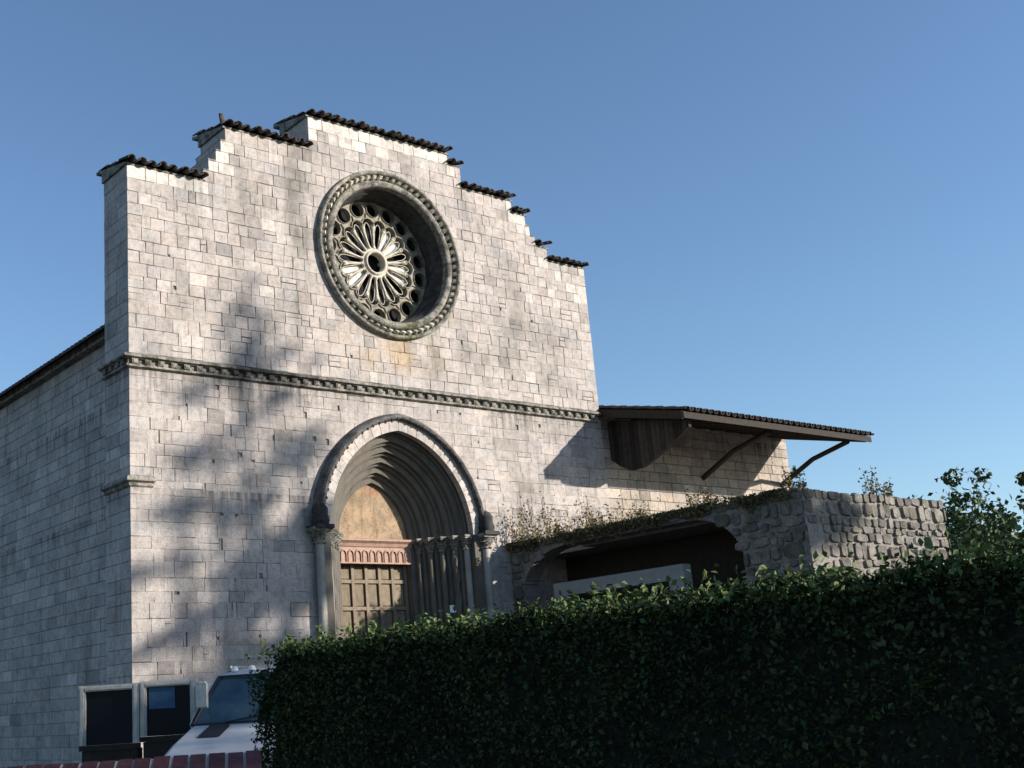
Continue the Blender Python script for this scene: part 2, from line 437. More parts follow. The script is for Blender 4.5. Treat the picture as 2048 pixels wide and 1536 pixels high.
for ci, (z0, z1) in enumerate(courses):
    if z1 <= 9.5: wmin, wmax = 0.33, 0.64
    else: wmin, wmax = 0.27, 0.52
    brk = [b[0] for b in STEPS[1:] if (top(b[0] - .01) < z1 - .02) != (top(b[0] + .01) < z1 - .02)] + [0, W]
    brk = sorted(set(brk))
    for a, b in zip(brk, brk[1:]):
        if top((a + b) / 2) < z1 - 0.12:
            if top((a + b) / 2) < z0 + .1: continue
        zt = min(z1, top((a + b) / 2))
        x = a
        cut = []
        while x < b - 1e-6:
            wd = R(wmin, wmax)
            if random.random() < .08: wd *= 0.6
            if b - (x + wd) < wmin * 0.7: wd = b - x
            cut.append((x, x + wd)); x += wd
        for (xa, xb) in cut:
            gp = (0.0025 + 0.009 * R(0, 1) ** 2) if z1 > 9.5 else (.0018 + .008 * R(0, 1) ** 4)
            gl = gp if xa > 0.01 else 0; gr = gp if xb < W - 0.01 else 0
            ra, rb, rc_, rd = xa + gl, xb - gr, z0 + gp * R(.5, 1.1), zt - gp * R(.3, .9)
            rects = [(ra, rb, rc_, rd)]
            if random.random() < .07 and zt < 14.2:
                mz_ = rc_ + (rd - rc_) * R(.35, .65); rects = [(ra, rb, rc_, mz_ - gp), (ra, rb, mz_ + gp, rd)]
            elif random.random() < .05 and rb - ra > .4:
                mx_ = ra + (rb - ra) * R(.3, .7); ns_ = (rd - rc_) * R(.3, .5)
                rects = [(ra, mx_, rc_, rd), (mx_ + gp, rb, rc_, rc_ + ns_), (mx_ + gp, rb, rc_ + ns_ + gp, rd)]
            for hx_, hz_, hs_ in HOLES:
                if ra + .02 < hx_ < rb - .02 and rc_ < hz_ < rd:
                    h0, h1 = max(ra + .01, hx_ - hs_), min(rb - .01, hx_ + hs_); g0, g1 = max(rc_ + .01, hz_ - hs_), min(rd - .01, hz_ + hs_)
                    rects = [(ra, h0, rc_, rd), (h1, rb, rc_, rd), (h0, h1, rc_, g0), (h0, h1, g1, rd)]
            for P in [q for r_ in rects if r_[1] - r_[0] > .012 and r_[3] - r_[2] > .012 for q in clip_stone(*r_)]:
                # drop slivers
                ar = 0.0
                for i in range(len(P)):
                    j = (i + 1) % len(P); ar += P[i][0] * P[j][1] - P[j][0] * P[i][1]
                ar = abs(ar) / 2
                if ar < 0.006: continue
                P2 = [P[0]]
                for q in P[1:]:
                    if math.hypot(q[0] - P2[-1][0], q[1] - P2[-1][1]) > 0.004: P2.append(q)
                if math.hypot(P2[0][0] - P2[-1][0], P2[0][1] - P2[-1][1]) < 0.004: P2.pop()
                if len(P2) < 3: continue
                cxx = (xa + xb) / 2; czz = (min(q[1] for q in P2) + max(q[1] for q in P2)) / 2
                if len(P2) == 4:
                    P2 = [(px + (R(-.009, .009) if 0.02 < px < W - .02 else 0), pz_ + R(-.008, .008)) for px, pz_ in P2]
                dv = Vector((cxx, 0, czz)) - CAM
                hidden = 1.0
                if czz < 2.0 or (cxx > 5 and czz < 3.4) or (cxx > 11.1 and czz < 5.6): hidden = 0.01
                stones.append((ar / dv.length_squared * (-dv.y / dv.length) ** 1 * hidden, P2, cxx, czz, stone_tone(cxx, czz, new_prob(cxx, czz))))
# return (left side, x=0) stones as data too: stored with axis flag
side = []
for (z0, z1) in courses:
    if z1 > 14.40: break
    y = 0.0; cut = []
    seg = [(0.22 + 0.2 * (hash(round(z0, 2)) % 3) / 2)]
    ys_ = [0.03, seg[0] + .2, TH]
    for a, b in zip(ys_, ys_[1:]):
        side.append((a, b, z0, z1))
stones.sort(key=lambda s: -s[0])
stuff = CMB()
for i, (wt, P, cxx, czz, tn) in enumerate(stones):
    y0 = -R(0.0, 0.010) if czz > 9.5 else -R(0, .005)
    if i < 300:
        b = MB()
        loc = Vector((cxx, 0, czz)) - CX0
        b.prism([(px - cxx, pz_ - czz) for px, pz_ in P], y0, 0.05, tn, R(.002, .008) if czz > 9.5 else R(.0015, .005))
        b.build('stone', M_STONE, church, loc=loc)
    else:
        stuff.prism(P, y0, 0.05, tn, R(.002, .008) if czz > 9.5 else R(.0015, .005))
for (a, b, z0, z1) in side:
    tn = stone_tone(0, z0, 0.05)
    x0 = -R(0, .008)
    vs = [(x0, a + .006, z0 + .006), (x0, a + .006, z1 - .006), (x0, b - .006, z1 - .006), (x0, b - .006, z0 + .006)]
    v2 = [(0.04, p[1], p[2]) for p in vs]
    stuff.add(vs + v2, [(0, 1, 2, 3), (0, 4, 5, 1), (1, 5, 6, 2), (2, 6, 7, 3), (3, 7, 4, 0)], tn)
# right edge quoins (end face)
for (z0, z1) in courses:
    if z1 > 14.3: break
    stuff.box(W - .04, W + R(0, .006), 0.03, TH, z0 + .006, z1 - .006, stone_tone(W, z0))
# faces of the steps, left and right
for i in range(len(STEPS) - 1):
    xb = STEPS[i][1]; za, zb = STEPS[i][2], STEPS[i + 1][2]
    lo_, hi_ = min(za, zb), max(za, zb)
    n = max(1, round((hi_ - lo_) / .31))
    for k in range(n):
        a = lo_ + (hi_ - lo_) * k / n; b = lo_ + (hi_ - lo_) * (k + 1) / n
        if zb > za: stuff.box(xb - R(.002, .012), xb + .03, 0.03, TH - .02, a + .004, b - .004, stone_tone(0, a, .2))
        else: stuff.box(xb - .03, xb + R(.002, .012), 0.03, TH - .02, a + .004, b - .004, stone_tone(0, a, .6))
stuff.build('stonework', M_STONE, church, kind='stuff')

# --- small square putlog holes show as dark pits: recessed plugs
# --- string course with dentils
sco = CMB()
prof = [(0.0, 9.66), (-0.14, 9.60), (-0.19, 9.57), (-0.19, 9.52), (-0.12, 9.50), (-0.12, 9.49), (-0.05, 9.49), (-0.05, 9.37), (-0.10, 9.36), (-0.10, 9.31), (0.0, 9.28)]
xsn = [-0.19 + (W - 0.15 + .19) * i / 80 for i in range(81)]
rws = []
for i, x in enumerate(xsn):
    if i == 0:
        rws.append([(yy if yy < 0 else 0.0, yy, zz) for yy, zz in prof])
    else:
        jz = R(-.006, .006)
        rws.append([(x, yy + R(-.006, .006), zz + jz) for yy, zz in prof])
sco.grid(rws)
rws2 = [[(yy, yy, zz) for yy, zz in prof], [(yy, TH, zz) for yy, zz in prof]]
sco.grid(rws2)
sc_o = sco.build('string_course', M_CARVE, church)
for i in range(46):
    x = 0.02 + i * 0.333
    if x > W - .2: break
    b = MB(); b.box(-.075, .075, -.07, .0, -.055, .055)
    b.box(-.05, .05, -.085, -.07, -.035, .035)
    b.build('dentil', M_CARVE, sc_o, loc=(x + .08 - 0, -.05, 9.43) if False else Vector((x + .08, -.05, 9.43)) - CX0)
for i in range(4):
    b = MB(); b.box(-.07, .0, -.075, .075, -.055, .055)
    b.build('dentil', M_CARVE, sc_o, loc=Vector((-.05, .12 + i * .333, 9.43)) - CX0)
# impost cornice at the left corner
ic = CMB()
pr = [(0.0, 6.80), (-.10, 6.76), (-.13, 6.70), (-.13, 6.66), (-.05, 6.62), (-.05, 6.56), (0.0, 6.52)]
ic.grid([[(yy, TH, zz) for yy, zz in pr], [(yy, yy, zz) for yy, zz in pr], [(0.56, yy, zz) for yy, zz in pr], [(0.56, 0, zz) for yy, zz in pr]])
ic.build('impost_cornice', M_CARVE, church)

# --- coping and tiles
bed = CMB()
for a, b, z in STEPS:
    if b - a < .4: 
        bed.box(a, b, -.02, TH + .02, z - .01, z + .03); continue
    a2 = a - .06; b2 = b + .06
    poly = [(-.015, z + .003), (-.015, z + .05), (1.62, z + .42), (1.62, z + .34), (TH + .01, z + .27), (TH + .01, z)]
    va = [(a2, y, zz) for y, zz in poly]; vb = [(b2, y, zz) for y, zz in poly]; n = len(poly)
    bed.add(va + vb, [tuple(range(n)), tuple(range(2 * n - 1, n - 1, -1))] + [(i, n + i, n + (i + 1) % n, (i + 1) % n) for i in range(n)])
bed.build('coping_bed', M_CARVE, church)
def tile_mesh(flip):
    b = MB(); n = 7; L_ = 0.52; rws = []
    for (yy, r) in ((0, .108 if not flip else .09), (L_, .088 if not flip else .105)):
        o_ = []; i_ = []
        for k in range(n + 1):
            t = PI * k / n
            o_.append((math.cos(t) * r, yy, math.sin(t) * r * .85)); i_.append((math.cos(t) * (r - .018), yy, math.sin(t) * (r - .018) * .85))
        rws.append(o_ + i_[::-1])
    if flip: rws = [[(x, y, -z + .09) for x, y, z in r_] for r_ in rws]
    b.grid(rws, closed=True)
    m_ = n + 1
    b.add(rws[0], [(k, k + 1, 2 * m_ - 2 - k, 2 * m_ - 1 - k) for k in range(n)])
    return b
T_UP, T_DN = tile_mesh(False), tile_mesh(True)
me_up = [T_UP.mesh('roof_tile', M_TILE)]
me_dn = [T_DN.mesh('roof_tile', M_TILE)]
sl = math.atan(.37 / 1.72)
back = CMB()
for a, b, z in STEPS:
    if b - a < .4: continue
    nn = max(2, round((b - a + .16) / .27)); pt = (b - a + .16) / nn
    for i in range(nn):
        x = a - .08 + pt * (i + .5)
        for r_ in range(4):
            jx = R(-.02, .02); jy = R(-.07, .06) if r_ == 0 else 0
            yb = -.20 + r_ * .44 + jy
            zb = z + .05 + (yb + .10) * math.tan(sl)
            for kind_, mb_, dx, dz in ((0, T_UP, 0, .075), (1, T_DN, pt / 2, .02)):
                if kind_ == 1 and i == nn - 1: continue
                rot = (sl - .04 + R(-.07, .05), R(-.16, .16), R(-.10, .10))
                p = Vector((x + dx + jx, yb, zb + dz * .8 + .016 * R(-1, 1)))
                if r_ == 0:
                    inst('roof_tile', (me_up if kind_ == 0 else me_dn)[0], church, p - CX0, rot)
                else:
                    M4 = Matrix.Translation(p) @ Matrix.Rotation(rot[2], 4, 'Z') @ Matrix.Rotation(rot[1], 4, 'Y') @ Matrix.Rotation(rot[0], 4, 'X')
                    k = R(.8, 1.2)
                    back.add([M4 @ Vector(v) for v in mb_.v], mb_.f, (k, k, k))
back.build('rear_tiles', M_TILE, church, kind='stuff')
# broken ridge tiles standing up at the corners
for (x, z, lean) in ((2.78, 16.05, .5),):
    rt = MB(); 
    rt.add([Matrix.Rotation(PI / 2 - .3, 4, 'X') @ (Vector(v) * 0.8) for v in T_UP.v], T_UP.f)
    rt.build('ridge_tile', M_TILE, church, loc=Vector((x, .15, z + .02)) - CX0)

# --- ROSE WINDOW
rc = (RX, 0, RZ)
NR = 96
rim = CMB()
rim.lathe_y([(2.43, .03), (2.43, -.10), (2.41, -.15), (2.37, -.17), (2.33, -.15), (2.31, -.10), (2.305, -.04)], NR, rc)
rim.lathe_y([(2.15, -.04), (2.14, -.09), (2.11, -.13), (2.05, -.145), (1.98, -.13), (1.95, -.09), (1.94, .06)], NR, rc)
rose = rim.build('rose_window', M_CARVE, church)
rim = CMB()
rim.lathe_y([
             (1.94, .06), (1.92, .08), (1.91, .11), (1.90, .18), (1.87, .20), (1.86, .30), (1.83, .34), (1.82, .52), (1.79, .56), (1.78, 1.28)], NR, rc)
rim.build('reveal', M_DARKST, rose)  # dark all round: stain, with the shadow of the rim painted in
rim = CMB(); rim.lathe_y([(2.31, -.045), (2.30, -.02), (2.15, -.02), (2.145, -.045)], NR, rc); rim.build('leaf_band', M_DARKST, rose)  # sunk ground darkened behind the leaves for contrast
def on_rose(mb, name, mat_, **k): return mb.build(name, mat_, rose, **k)
for k in range(64):     # carved leaf blocks in the rim
    t = 2 * PI * k / 64
    b = MB()
    dr = .075; dt = .062
    vs = []
    for (r_, w_, y_) in ((2.155, .35, -.03), (2.19, .85, -.11), (2.25, .7, -.17), (2.305, .3, -.08)):
        for s_ in (-1, 1):
            tt = t + s_ * w_ * dt / 2.2
            vs.append((RX - CX0.x + r_ * math.cos(tt), y_, RZ + r_ * math.sin(tt)))
    for (r_, y_) in ((2.19, -.03), (2.25, -.06)):
        for s_ in (-1, 1):
            tt = t + s_ * 1.15 * dt / 2.2
            vs.append((RX - CX0.x + r_ * math.cos(tt), y_ + .03, RZ + r_ * math.sin(tt)))
    fs = [(0, 1, 3, 2), (2, 3, 5, 4), (4, 5, 7, 6), (2, 4, 10, 8), (5, 3, 9, 11), (0, 2, 8), (3, 1, 9), (4, 6, 10), (7, 5, 11)]
    kk = R(.6, 1.35)
    b.add(vs, fs, (kk, kk, kk))
    b.build('carved_leaf', M_TRAC, rose)
TY = .66; TB = .80
def P_(r, deg, y): t = math.radians(deg); return (RX + r * math.cos(t), y, RZ + r * math.sin(t))
hub = CMB(); hub.lathe_y([(.27, TB), (.27, TY + .02), (.30, TY - .05), (.33, TY - .07), (.36, TY - .05), (.365, TY), (.40, TY), (.42, TY - .02), (.445, TY + .02), (.445, TB), (.27, TB)], 40, rc)
on_rose(hub, 'hub', M_TRAC)
# web cells
H = 22
for k in range(18):
    c = 20 * k + 10
    cell = CMB()
    oc = Vector((1.575, 0)); hr = .212
    ins = []; out = []
    # boundary of the cell, sampled by angle around the oculus centre (local frame: radial = x)
    def r_in(phi):
        d = math.radians(10 - abs(phi)); q = .19 ** 2 - (1.1 * math.sin(d)) ** 2
        return 1.1 * math.cos(d) + (math.sqrt(q) if q > 0 else 0)
    bnd = []
    for phi in (-10, -8, -6, -4, -2, 0, 2, 4, 6, 8, 10): bnd.append((r_in(phi), phi))
    for r_ in (1.42, 1.55, 1.68): bnd.append((r_, 10))
    for phi in (10, 6, 3, 0, -3, -6, -10): bnd.append((1.80, phi))
    for r_ in (1.68, 1.55, 1.42): bnd.append((r_, -10))
    n = len(bnd)
    hole = []
    for r_, phi in bnd:
        p = Vector((r_ * math.cos(math.radians(phi)), r_ * math.sin(math.radians(phi))))
        d = (p - oc); d.normalize()
        q = oc + d * hr
        hole.append((q.length, math.degrees(math.atan2(q.y, q.x))))
    for y_, rev in ((TY, False), (TB, True)):
        vs = [P_(r_, c + ph, y_) for r_, ph in bnd] + [P_(r_, c + ph, y_) for r_, ph in hole]
        fs = [(i, (i + 1) % n, n + (i + 1) % n, n + i) for i in range(n)]
        cell.add(vs, [f[::-1] for f in fs] if rev else fs, (1, 1, 1))
    cell.grid([[P_(r_, c + ph, TY) for r_, ph in hole], [P_(r_, c + ph, TB) for r_, ph in hole]], closed=True)
    cell.grid([[P_(r_, c + ph, TY) for r_, ph in bnd[:11]], [P_(r_, c + ph, TB) for r_, ph in bnd[:11]]])
    # raised ring round the oculus
    rg = []
    occ = P_(1.575, c, 0)
    for (rr_, yy) in ((hr - .002, TY + .01), (hr + .005, TY - .035), (hr + .016, TY - .035), (hr + .024, TY + .005)):
        rg.append([(occ[0] + rr_ * math.cos(2 * PI * j / H), yy, occ[2] + rr_ * math.sin(2 * PI * j / H)) for j in range(H)])
    cell.grid(rg, closed=True)
    # raised arch over the head of each light
    for s_ in (0,):
        hc = P_(1.1, c + 10, 0)
        rg = []
        base = math.radians(c + 10)
        for (rr_, yy) in ((.188, TY + .01), (.193, TY - .045), (.218, TY - .045), (.228, TY + .005)):
            rg.append([(hc[0] + rr_ * math.cos(base - PI * .56 + PI * 1.12 * j / 12), yy, hc[2] + rr_ * math.sin(base - PI * .56 + PI * 1.12 * j / 12)) for j in range(13)])
        cell.grid(rg)
        # pointed spur above it
        a_ = P_(1.30, c + 8.2, TY - .045); b_ = P_(1.30, c + 11.8, TY - .045); d_ = P_(1.46, c + 10, TY - .03)
        cell.add([a_, b_, d_, P_(1.31, c + 8, TY), P_(1.31, c + 12, TY), P_(1.47, c + 10, TY)], [(0, 1, 2), (0, 2, 5, 3), (2, 1, 4, 5)])
    on_rose(cell, 'oculus', M_WEB)
    col = CMB()
    ym = TY + .03
    p0, p1, p2, p3, p4 = P_(.43, c, ym), P_(.50, c, ym), P_(.94, c, ym), P_(1.02, c, ym), P_(1.13, c, ym)
    col.tube(p0, p1, .058, .042, 8); col.tube(p1, p2, .033, .031, 8); col.tube(p2, p3, .031, .06, 8); col.tube(p3, p4, .065, .07, 8)
    on_rose(col, 'colonnette', M_TRAC)
    pe = CMB()
    for dd in (-1, 1):
        ang = [(.45, 3.0), (.75, 3.6), (.98, 4.4), (1.10, 5.6), (1.18, 8.0), (1.20, 10)]
        pts = [P_(r_, c + dd * a_, TY + .05) for r_, a_ in ang]
        pe.path(pts, [.014] * 6, 5)
    on_rose(pe, 'petal_moulding', M_TRAC)
for hd in (60, 40, 200, 220, 0, 340):   # pale wedges set behind some openings
    b = CMB()
    pts = [P_(.44, hd - 9, .78), P_(.44, hd + 9, .78), P_(1.1, hd + 9, .78), P_(1.25, hd + 4, .78), P_(1.25, hd - 4, .78), P_(1.1, hd - 9, .78)]
    vs = pts + [(x, .795, z) for x, y, z in pts]
    b.add(vs, [tuple(range(6)), tuple(range(11, 5, -1))] + [(i, 6 + i, 6 + (i + 1) % 6, (i + 1) % 6) for i in range(6)])
    on_rose(b, 'pale_wedge', M_PANEL)
gl = CMB(); gl.lathe_y([(1.8, .95), (0.001, .95)], 48, rc, smooth=False)
on_rose(gl, 'dark_glass', M_DUSTG)

# --- PORTAL
def arch_path(n_arc=22, zlow=0.0, n_low=1):
    """returns list of functions a -> (x, z)"""
    fs = []
    if zlow is not None:
        for i in range(n_low):
            z = zlow + (SP - zlow) * i / n_low
            fs.append(lambda a, z=z: (PX - a, z))
    for i in range(n_arc + 1):
        s_ = i / n_arc
        def f(a, s_=s_):
            rr = a + EC; t = PI - s_ * (PI - math.acos(-EC / rr)); return (PX + EC + rr * math.cos(t), SP + rr * math.sin(t))
        fs.append(f)
    for i in range(n_arc - 1, -1, -1):
        s_ = i / n_arc
        def f(a, s_=s_):
            rr = a + EC; t = PI - s_ * (PI - math.acos(-EC / rr)); return (PX - EC - rr * math.cos(t), SP + rr * math.sin(t))
        fs.append(f)
    if zlow is not None:
        for i in range(n_low - 1, -1, -1):
            z = zlow + (SP - zlow) * i / n_low
            fs.append(lambda a, z=z: (PX + a, z))
    return fs
def sweep(mb, prof, path, tone=(1, 1, 1), smooth=False):
    rws = []
    for f in path:
        rws.append([(f(a)[0], y, f(a)[1]) for a, y in prof])
    mb.grid(rws, tone, smooth)
AP = arch_path(48, 0.0, 1); APA = arch_path(40, 5.45, 1)
por = CMB()
prof = [(2.62, .02), (2.62, -.14), (2.33, -.14), (2.33, .10)]
a_, y_ = 2.33, .10
for o_ in range(5):
    prof += [(a_ - .02, y_ + .0)]
    for k in range(5):
        t = PI * k / 4
        prof.append((a_ - .055 - .035 * math.cos(t) * 1, y_ + .02 - .0 + .06 * (1 - math.sin(t)) - .03))
    prof += [(a_ - .11, y_ + .10), (a_ - .232, y_ + .12), (a_ - .232, y_ + .235)]
    a_ -= .232; y_ += .235
prof += [(1.15, y_), (1.15, 1.55)]
sweep(por, prof, AP)
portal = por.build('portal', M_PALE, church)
# band of voussoirs
NV = 13
for sgn in (-1, 1):
    for i in range(NV):
        s0 = i / NV + .0016; s1 = (i + 1) / NV - .0016
        def f(a, s_):
            rr = a + EC; t = PI - s_ * (PI - math.acos(-EC / rr)); x = EC + rr * math.cos(t); z = SP + rr * math.sin(t)
            return (PX + x * -sgn if sgn == 1 else PX + x, z)
        qs = [s0 + (s1 - s0) * k / 4 for k in range(5)]
        poly = [f(2.30, q) for q in qs] + [f(2.585, q) for q in reversed(qs)]
        b = CMB()
        if sgn == 1: poly = poly[::-1]
        poly = poly[::-1]
        b.prism(poly, -.16 - R(0, .008), .03, tuple(c_ * 1.12 for c_ in stone_tone(0, 0)), 0)
        b.build('voussoir', M_STONE, portal)
hd = CMB()
sweep(hd, [(2.585, .0), (2.585, -.24), (2.60, -.30), (2.64, -.32), (2.69, -.31), (2.73, -.26), (2.76, -.16), (2.79, .02)], APA)
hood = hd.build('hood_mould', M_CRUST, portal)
for sgn in (-1, 1):
    for i in range(20):
        s_ = (i + .5) / 20
        rr = 2.60 + EC; t = PI - s_ * (PI - math.acos(-EC / rr)); x = EC + rr * math.cos(t); z = SP + rr * math.sin(t)
        x = PX + (x if sgn == -1 else -x)
        b = CMB(); kk = R(.7, 1.7)
        b.lathe([(0.001, -.04), (R(.02, .04), -.02), (.035, .02), (.001, .05)], 6, (x, -.29 + R(-.02, .01), z), (kk, kk, kk), smooth=False)
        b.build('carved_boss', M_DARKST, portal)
# capitals and columns
def capital(a, y, r, sgn, mt, zc=5.40, zt=5.72):
    b = CMB(); x = PX + sgn * a
    n = 16; rws = []
    for j, (rr_, zz) in enumerate(((r * 1.25, zc - .05), (r * 1.3, zc - .02), (r * 1.02, zc), (r * 1.25, zc + .07), (r * 1.75, zc + .13), (r * 1.3, zc + .15), (r * 1.9, zc + .22), (r * 1.6, zt - .08))):
        rws.append([(x + rr_ * (1 + (.16 if (k + j) % 2 else -.1)) * math.cos(2 * PI * k / n), y + rr_ * (1 + (.16 if (k + j) % 2 else -.1)) * math.sin(2 * PI * k / n), zz) for k in range(n)])
    b.grid(rws, closed=True)
    q = r * 2.0
    b.box(x - q, x + q, y - q, y + q, zt - .08, zt - .035); b.box(x - q * 1.12, x + q * 1.12, y - q * 1.12, y + q * 1.12, zt - .035, zt + .02)
    b.build('capital', mt, portal)
def shaft(a, y, r, sgn, mt, twist=False, zc=5.40):
    b = CMB(); x = PX + sgn * a
    b.box(x - r * 1.6, x + r * 1.6, y - r * 1.6, y + r * 1.6, 0, .45)
    b.lathe([(r * 1.5, .45), (r * 1.55, .5), (r * 1.15, .56), (r * 1.3, .62), (r, .68)], 14, (x, y, 0))
    if twist:
        rws = []
        for j in range(90):
            z = .68 + (zc - .68) * j / 89
            rws.append([(x + r * (1 + .22 * math.cos(3 * (t_ := 2 * PI * k / 15) - j * .55)) * math.cos(t_), y + r * (1 + .22 * math.cos(3 * t_ - j * .55)) * math.sin(t_), z) for k in range(15)])
        b.grid(rws, closed=True, smooth=True)
    else:
        b.lathe([(r, .68), (r * .97, zc)], 16, (x, y, 0))
    b.build('column', mt, portal)
for sgn in (-1, 1):
    for (a, y, r, tw) in ((2.69, -.17, .115, False), (2.245, .10, .085, False), (2.015, .335, .08, True), (1.78, .57, .08, False), (1.55, .805, .075, False), (1.33, 1.03, .06, False)):
        capital(a, y, r, sgn, M_CARVE if r > .1 or sgn == -1 else M_CARVE); shaft(a, y, r, sgn, M_SHAFT if r > .08 else M_PALE, tw)
    x = PX + sgn * 2.69
    b = CMB(); b.box(x - .24, x + .26, -.48, 0, 5.70, 5.80); b.lathe([(.20, 5.80), (.23, 5.9), (.19, 6.05), (.20, 6.2), (.12, 6.32), (.001, 6.38)], 9, (x, -.26, 0)); b.build('hood_stop', M_DARKST, portal)
    x = PX + sgn * 3.0
    if sgn == 1:
        b = CMB(); b.box(x - .2, x + .17, -.05, .03, 0, 5.62, (1.05, 1.03, 1)); b.build('pilaster_strip', M_STONE, portal)
# tympanum
ty = CMB()
arc = []
for f in arch_path(16, None): arc.append(f(1.20))
ty.prism(list(reversed(arc)) if False else [(arc[0][0], 5.70)] + [(arc[-1][0], 5.70)] + list(reversed(arc[1:-1])), 1.28, 1.34)
ty.build('tympanum', M_FRESCO, church)
li = CMB()
li.grid([[(x, y, z) for y, z in [(1.28, 5.74), (1.10, 5.73), (1.02, 5.70), (1.02, 5.66), (1.10, 5.60), (1.14, 5.52), (1.17, 5.50)]] for x in (PX - 1.20, PX + 1.20)])
li.add([(PX - 1.17, 1.17, 5.08), (PX + 1.17, 1.17, 5.08), (PX + 1.17, 1.17, 5.50), (PX - 1.17, 1.17, 5.50), (PX - 1.17, 1.45, 5.08), (PX + 1.17, 1.45, 5.08)], [(0, 1, 2, 3), (0, 4, 5, 1)])
li.box(PX - 1.17, PX + 1.17, 1.135, 1.17, 5.07, 5.11)
lint = li.build('lintel', M_PINK, church)
for i in range(10):
    b = CMB(); x = PX - 1.17 + .234 * (i + .5); rws = []
    for (rr_, yy) in ((.072, 1.165), (.076, 1.135), (.098, 1.135), (.104, 1.165)):
        row = [(x - rr_, yy, 5.12)]
        for k in range(9):
            t = PI - PI * k / 8; row.append((x + rr_ * math.cos(t), yy, 5.29 + rr_ * 1.5 * math.sin(t)))
        row.append((x + rr_, yy, 5.12)); rws.append(row)
    b.grid(rws); b.build('frieze_arch', M_PINK, lint)
# door
dr = CMB(); dr.box(PX - 1.15, PX + 1.15, 1.44, 1.50, 0, 5.08, (.72, .7, .68))
door = dr.build('door', M_WOOD, church)
for i in range(6):
    x = PX - 1.09 + i * .436 
    b = CMB(); b.box(x - .045, x + .045, 1.36, 1.44, 0, 5.06, (1.1, 1.1, 1.1)); b.build('door_stile', M_WOOD, door)
for j in range(8):
    z = 4.63 - j * .70 if j else 4.63
    if z < 0: break
    b = CMB(); b.box(PX - 1.14, PX + 1.14, 1.366, 1.44, z - .045, z + .045, (1.15, 1.12, 1.1)); b.build('door_rail', M_WOOD, door)
for j in range(8):
    z0 = 4.63 - j * .70; z1 = min(5.06, z0 + .70)
    if z0 < 0: z0 = 0
    if z1 <= 0: break
    for i in range(5):
        x0 = PX - 1.09 + i * .436 + .07; x1 = x0 + .435 - .14
        b = CMB(); k = R(.8, 1.15); b.prism([(x0, z0 + .07), (x1, z0 + .07), (x1, z1 - .07), (x0, z1 - .07)], 1.415, 1.44, (k, k, k * .97), .012); b.build('door_panel', M_WOOD, door)

# nave behind the facade
nv = CMB()
NX0, NX1, NY = 1.1, 14.4, 13.0
poly = [(NX0, 0), (NX1, 0), (NX1, 11.3), (7.75, 15.6), (NX0, 11.3)]
vs = [(x, TH - .03, z) for x, z in poly] + [(x, NY, z) for x, z in poly]
nv.add(vs, [(5, 6, 7, 8, 9), (0, 5, 9, 4), (1, 2, 7, 6)])
nv.build('nave_wall', M_STONE, church)
ns = CMB()
for j in range(37):
    z0 = j * .305; y = TH; o_ = (j % 2) * .3
    while y < NY:
        wd = R(.45, .9) + (o_ if y == TH else 0); y2 = min(NY, y + wd)
        tn = stone_tone(0, 0, .02); x0 = NX0 - .03 - R(0, .012)
        vs = [(x0, y + .008, z0 + .008), (x0, y + .008, z0 + .297), (x0, y2 - .008, z0 + .297), (x0, y2 - .008, z0 + .008)]
        v2 = [(NX0 + .01, p[1], p[2]) for p in vs]
        ns.add(vs + v2, [(0, 1, 2, 3), (0, 4, 5, 1), (1, 5, 6, 2), (2, 6, 7, 3), (3, 7, 4, 0)], tn)
        y = y2
ns.build('nave_stonework', M_STONE, church, kind='stuff')
nr = CMB()
sl2 = (15.6 - 11.3) / (7.75 - NX0)
nrow = 44; K = 26
for side_ in (-1, 1):
    for k in range(nrow):
        y0 = TH + .1 + (NY + .3 - TH - .1) * k / nrow; y1 = TH + .1 + (NY + .3 - TH - .1) * (k + 1) / nrow
        for q in range(K if side_ == -1 else 1):
            f0 = q / K if side_ == -1 else 0; f1 = (q + 1.15) / K if side_ == -1 else 1
            L_ = 7.75 - NX0 + .5
            def pt(f_, up): 
                d = L_ * (1 - f_); return (7.75 + side_ * d, 15.72 - d * sl2 + up)
            a = pt(f0, .06); b_ = pt(min(1, f1), .02); kk = R(.75, 1.3)
            ym = (y0 + y1) / 2
            vs = [(a[0], y0, a[1] - .06), (a[0], ym - .05, a[1] + .03), (a[0], ym + .05, a[1] + .03), (a[0], y1, a[1] - .06), (b_[0], y0, b_[1] - .06), (b_[0], ym - .05, b_[1] + .03), (b_[0], ym + .05, b_[1] + .03), (b_[0], y1, b_[1] - .06)]
            nr.add(vs, [(0, 1, 5, 4), (1, 2, 6, 5), (2, 3, 7, 6), (0, 3, 2, 1)], (kk, kk, kk))
nr.build('nave_roof', M_TILE, church, kind='stuff')
nc = CMB(); nc.box(NX0 - .25, NX0 - .02, TH + .02, NY, 11.0, 11.22); nc.build('eaves_cornice', M_CARVE, church)

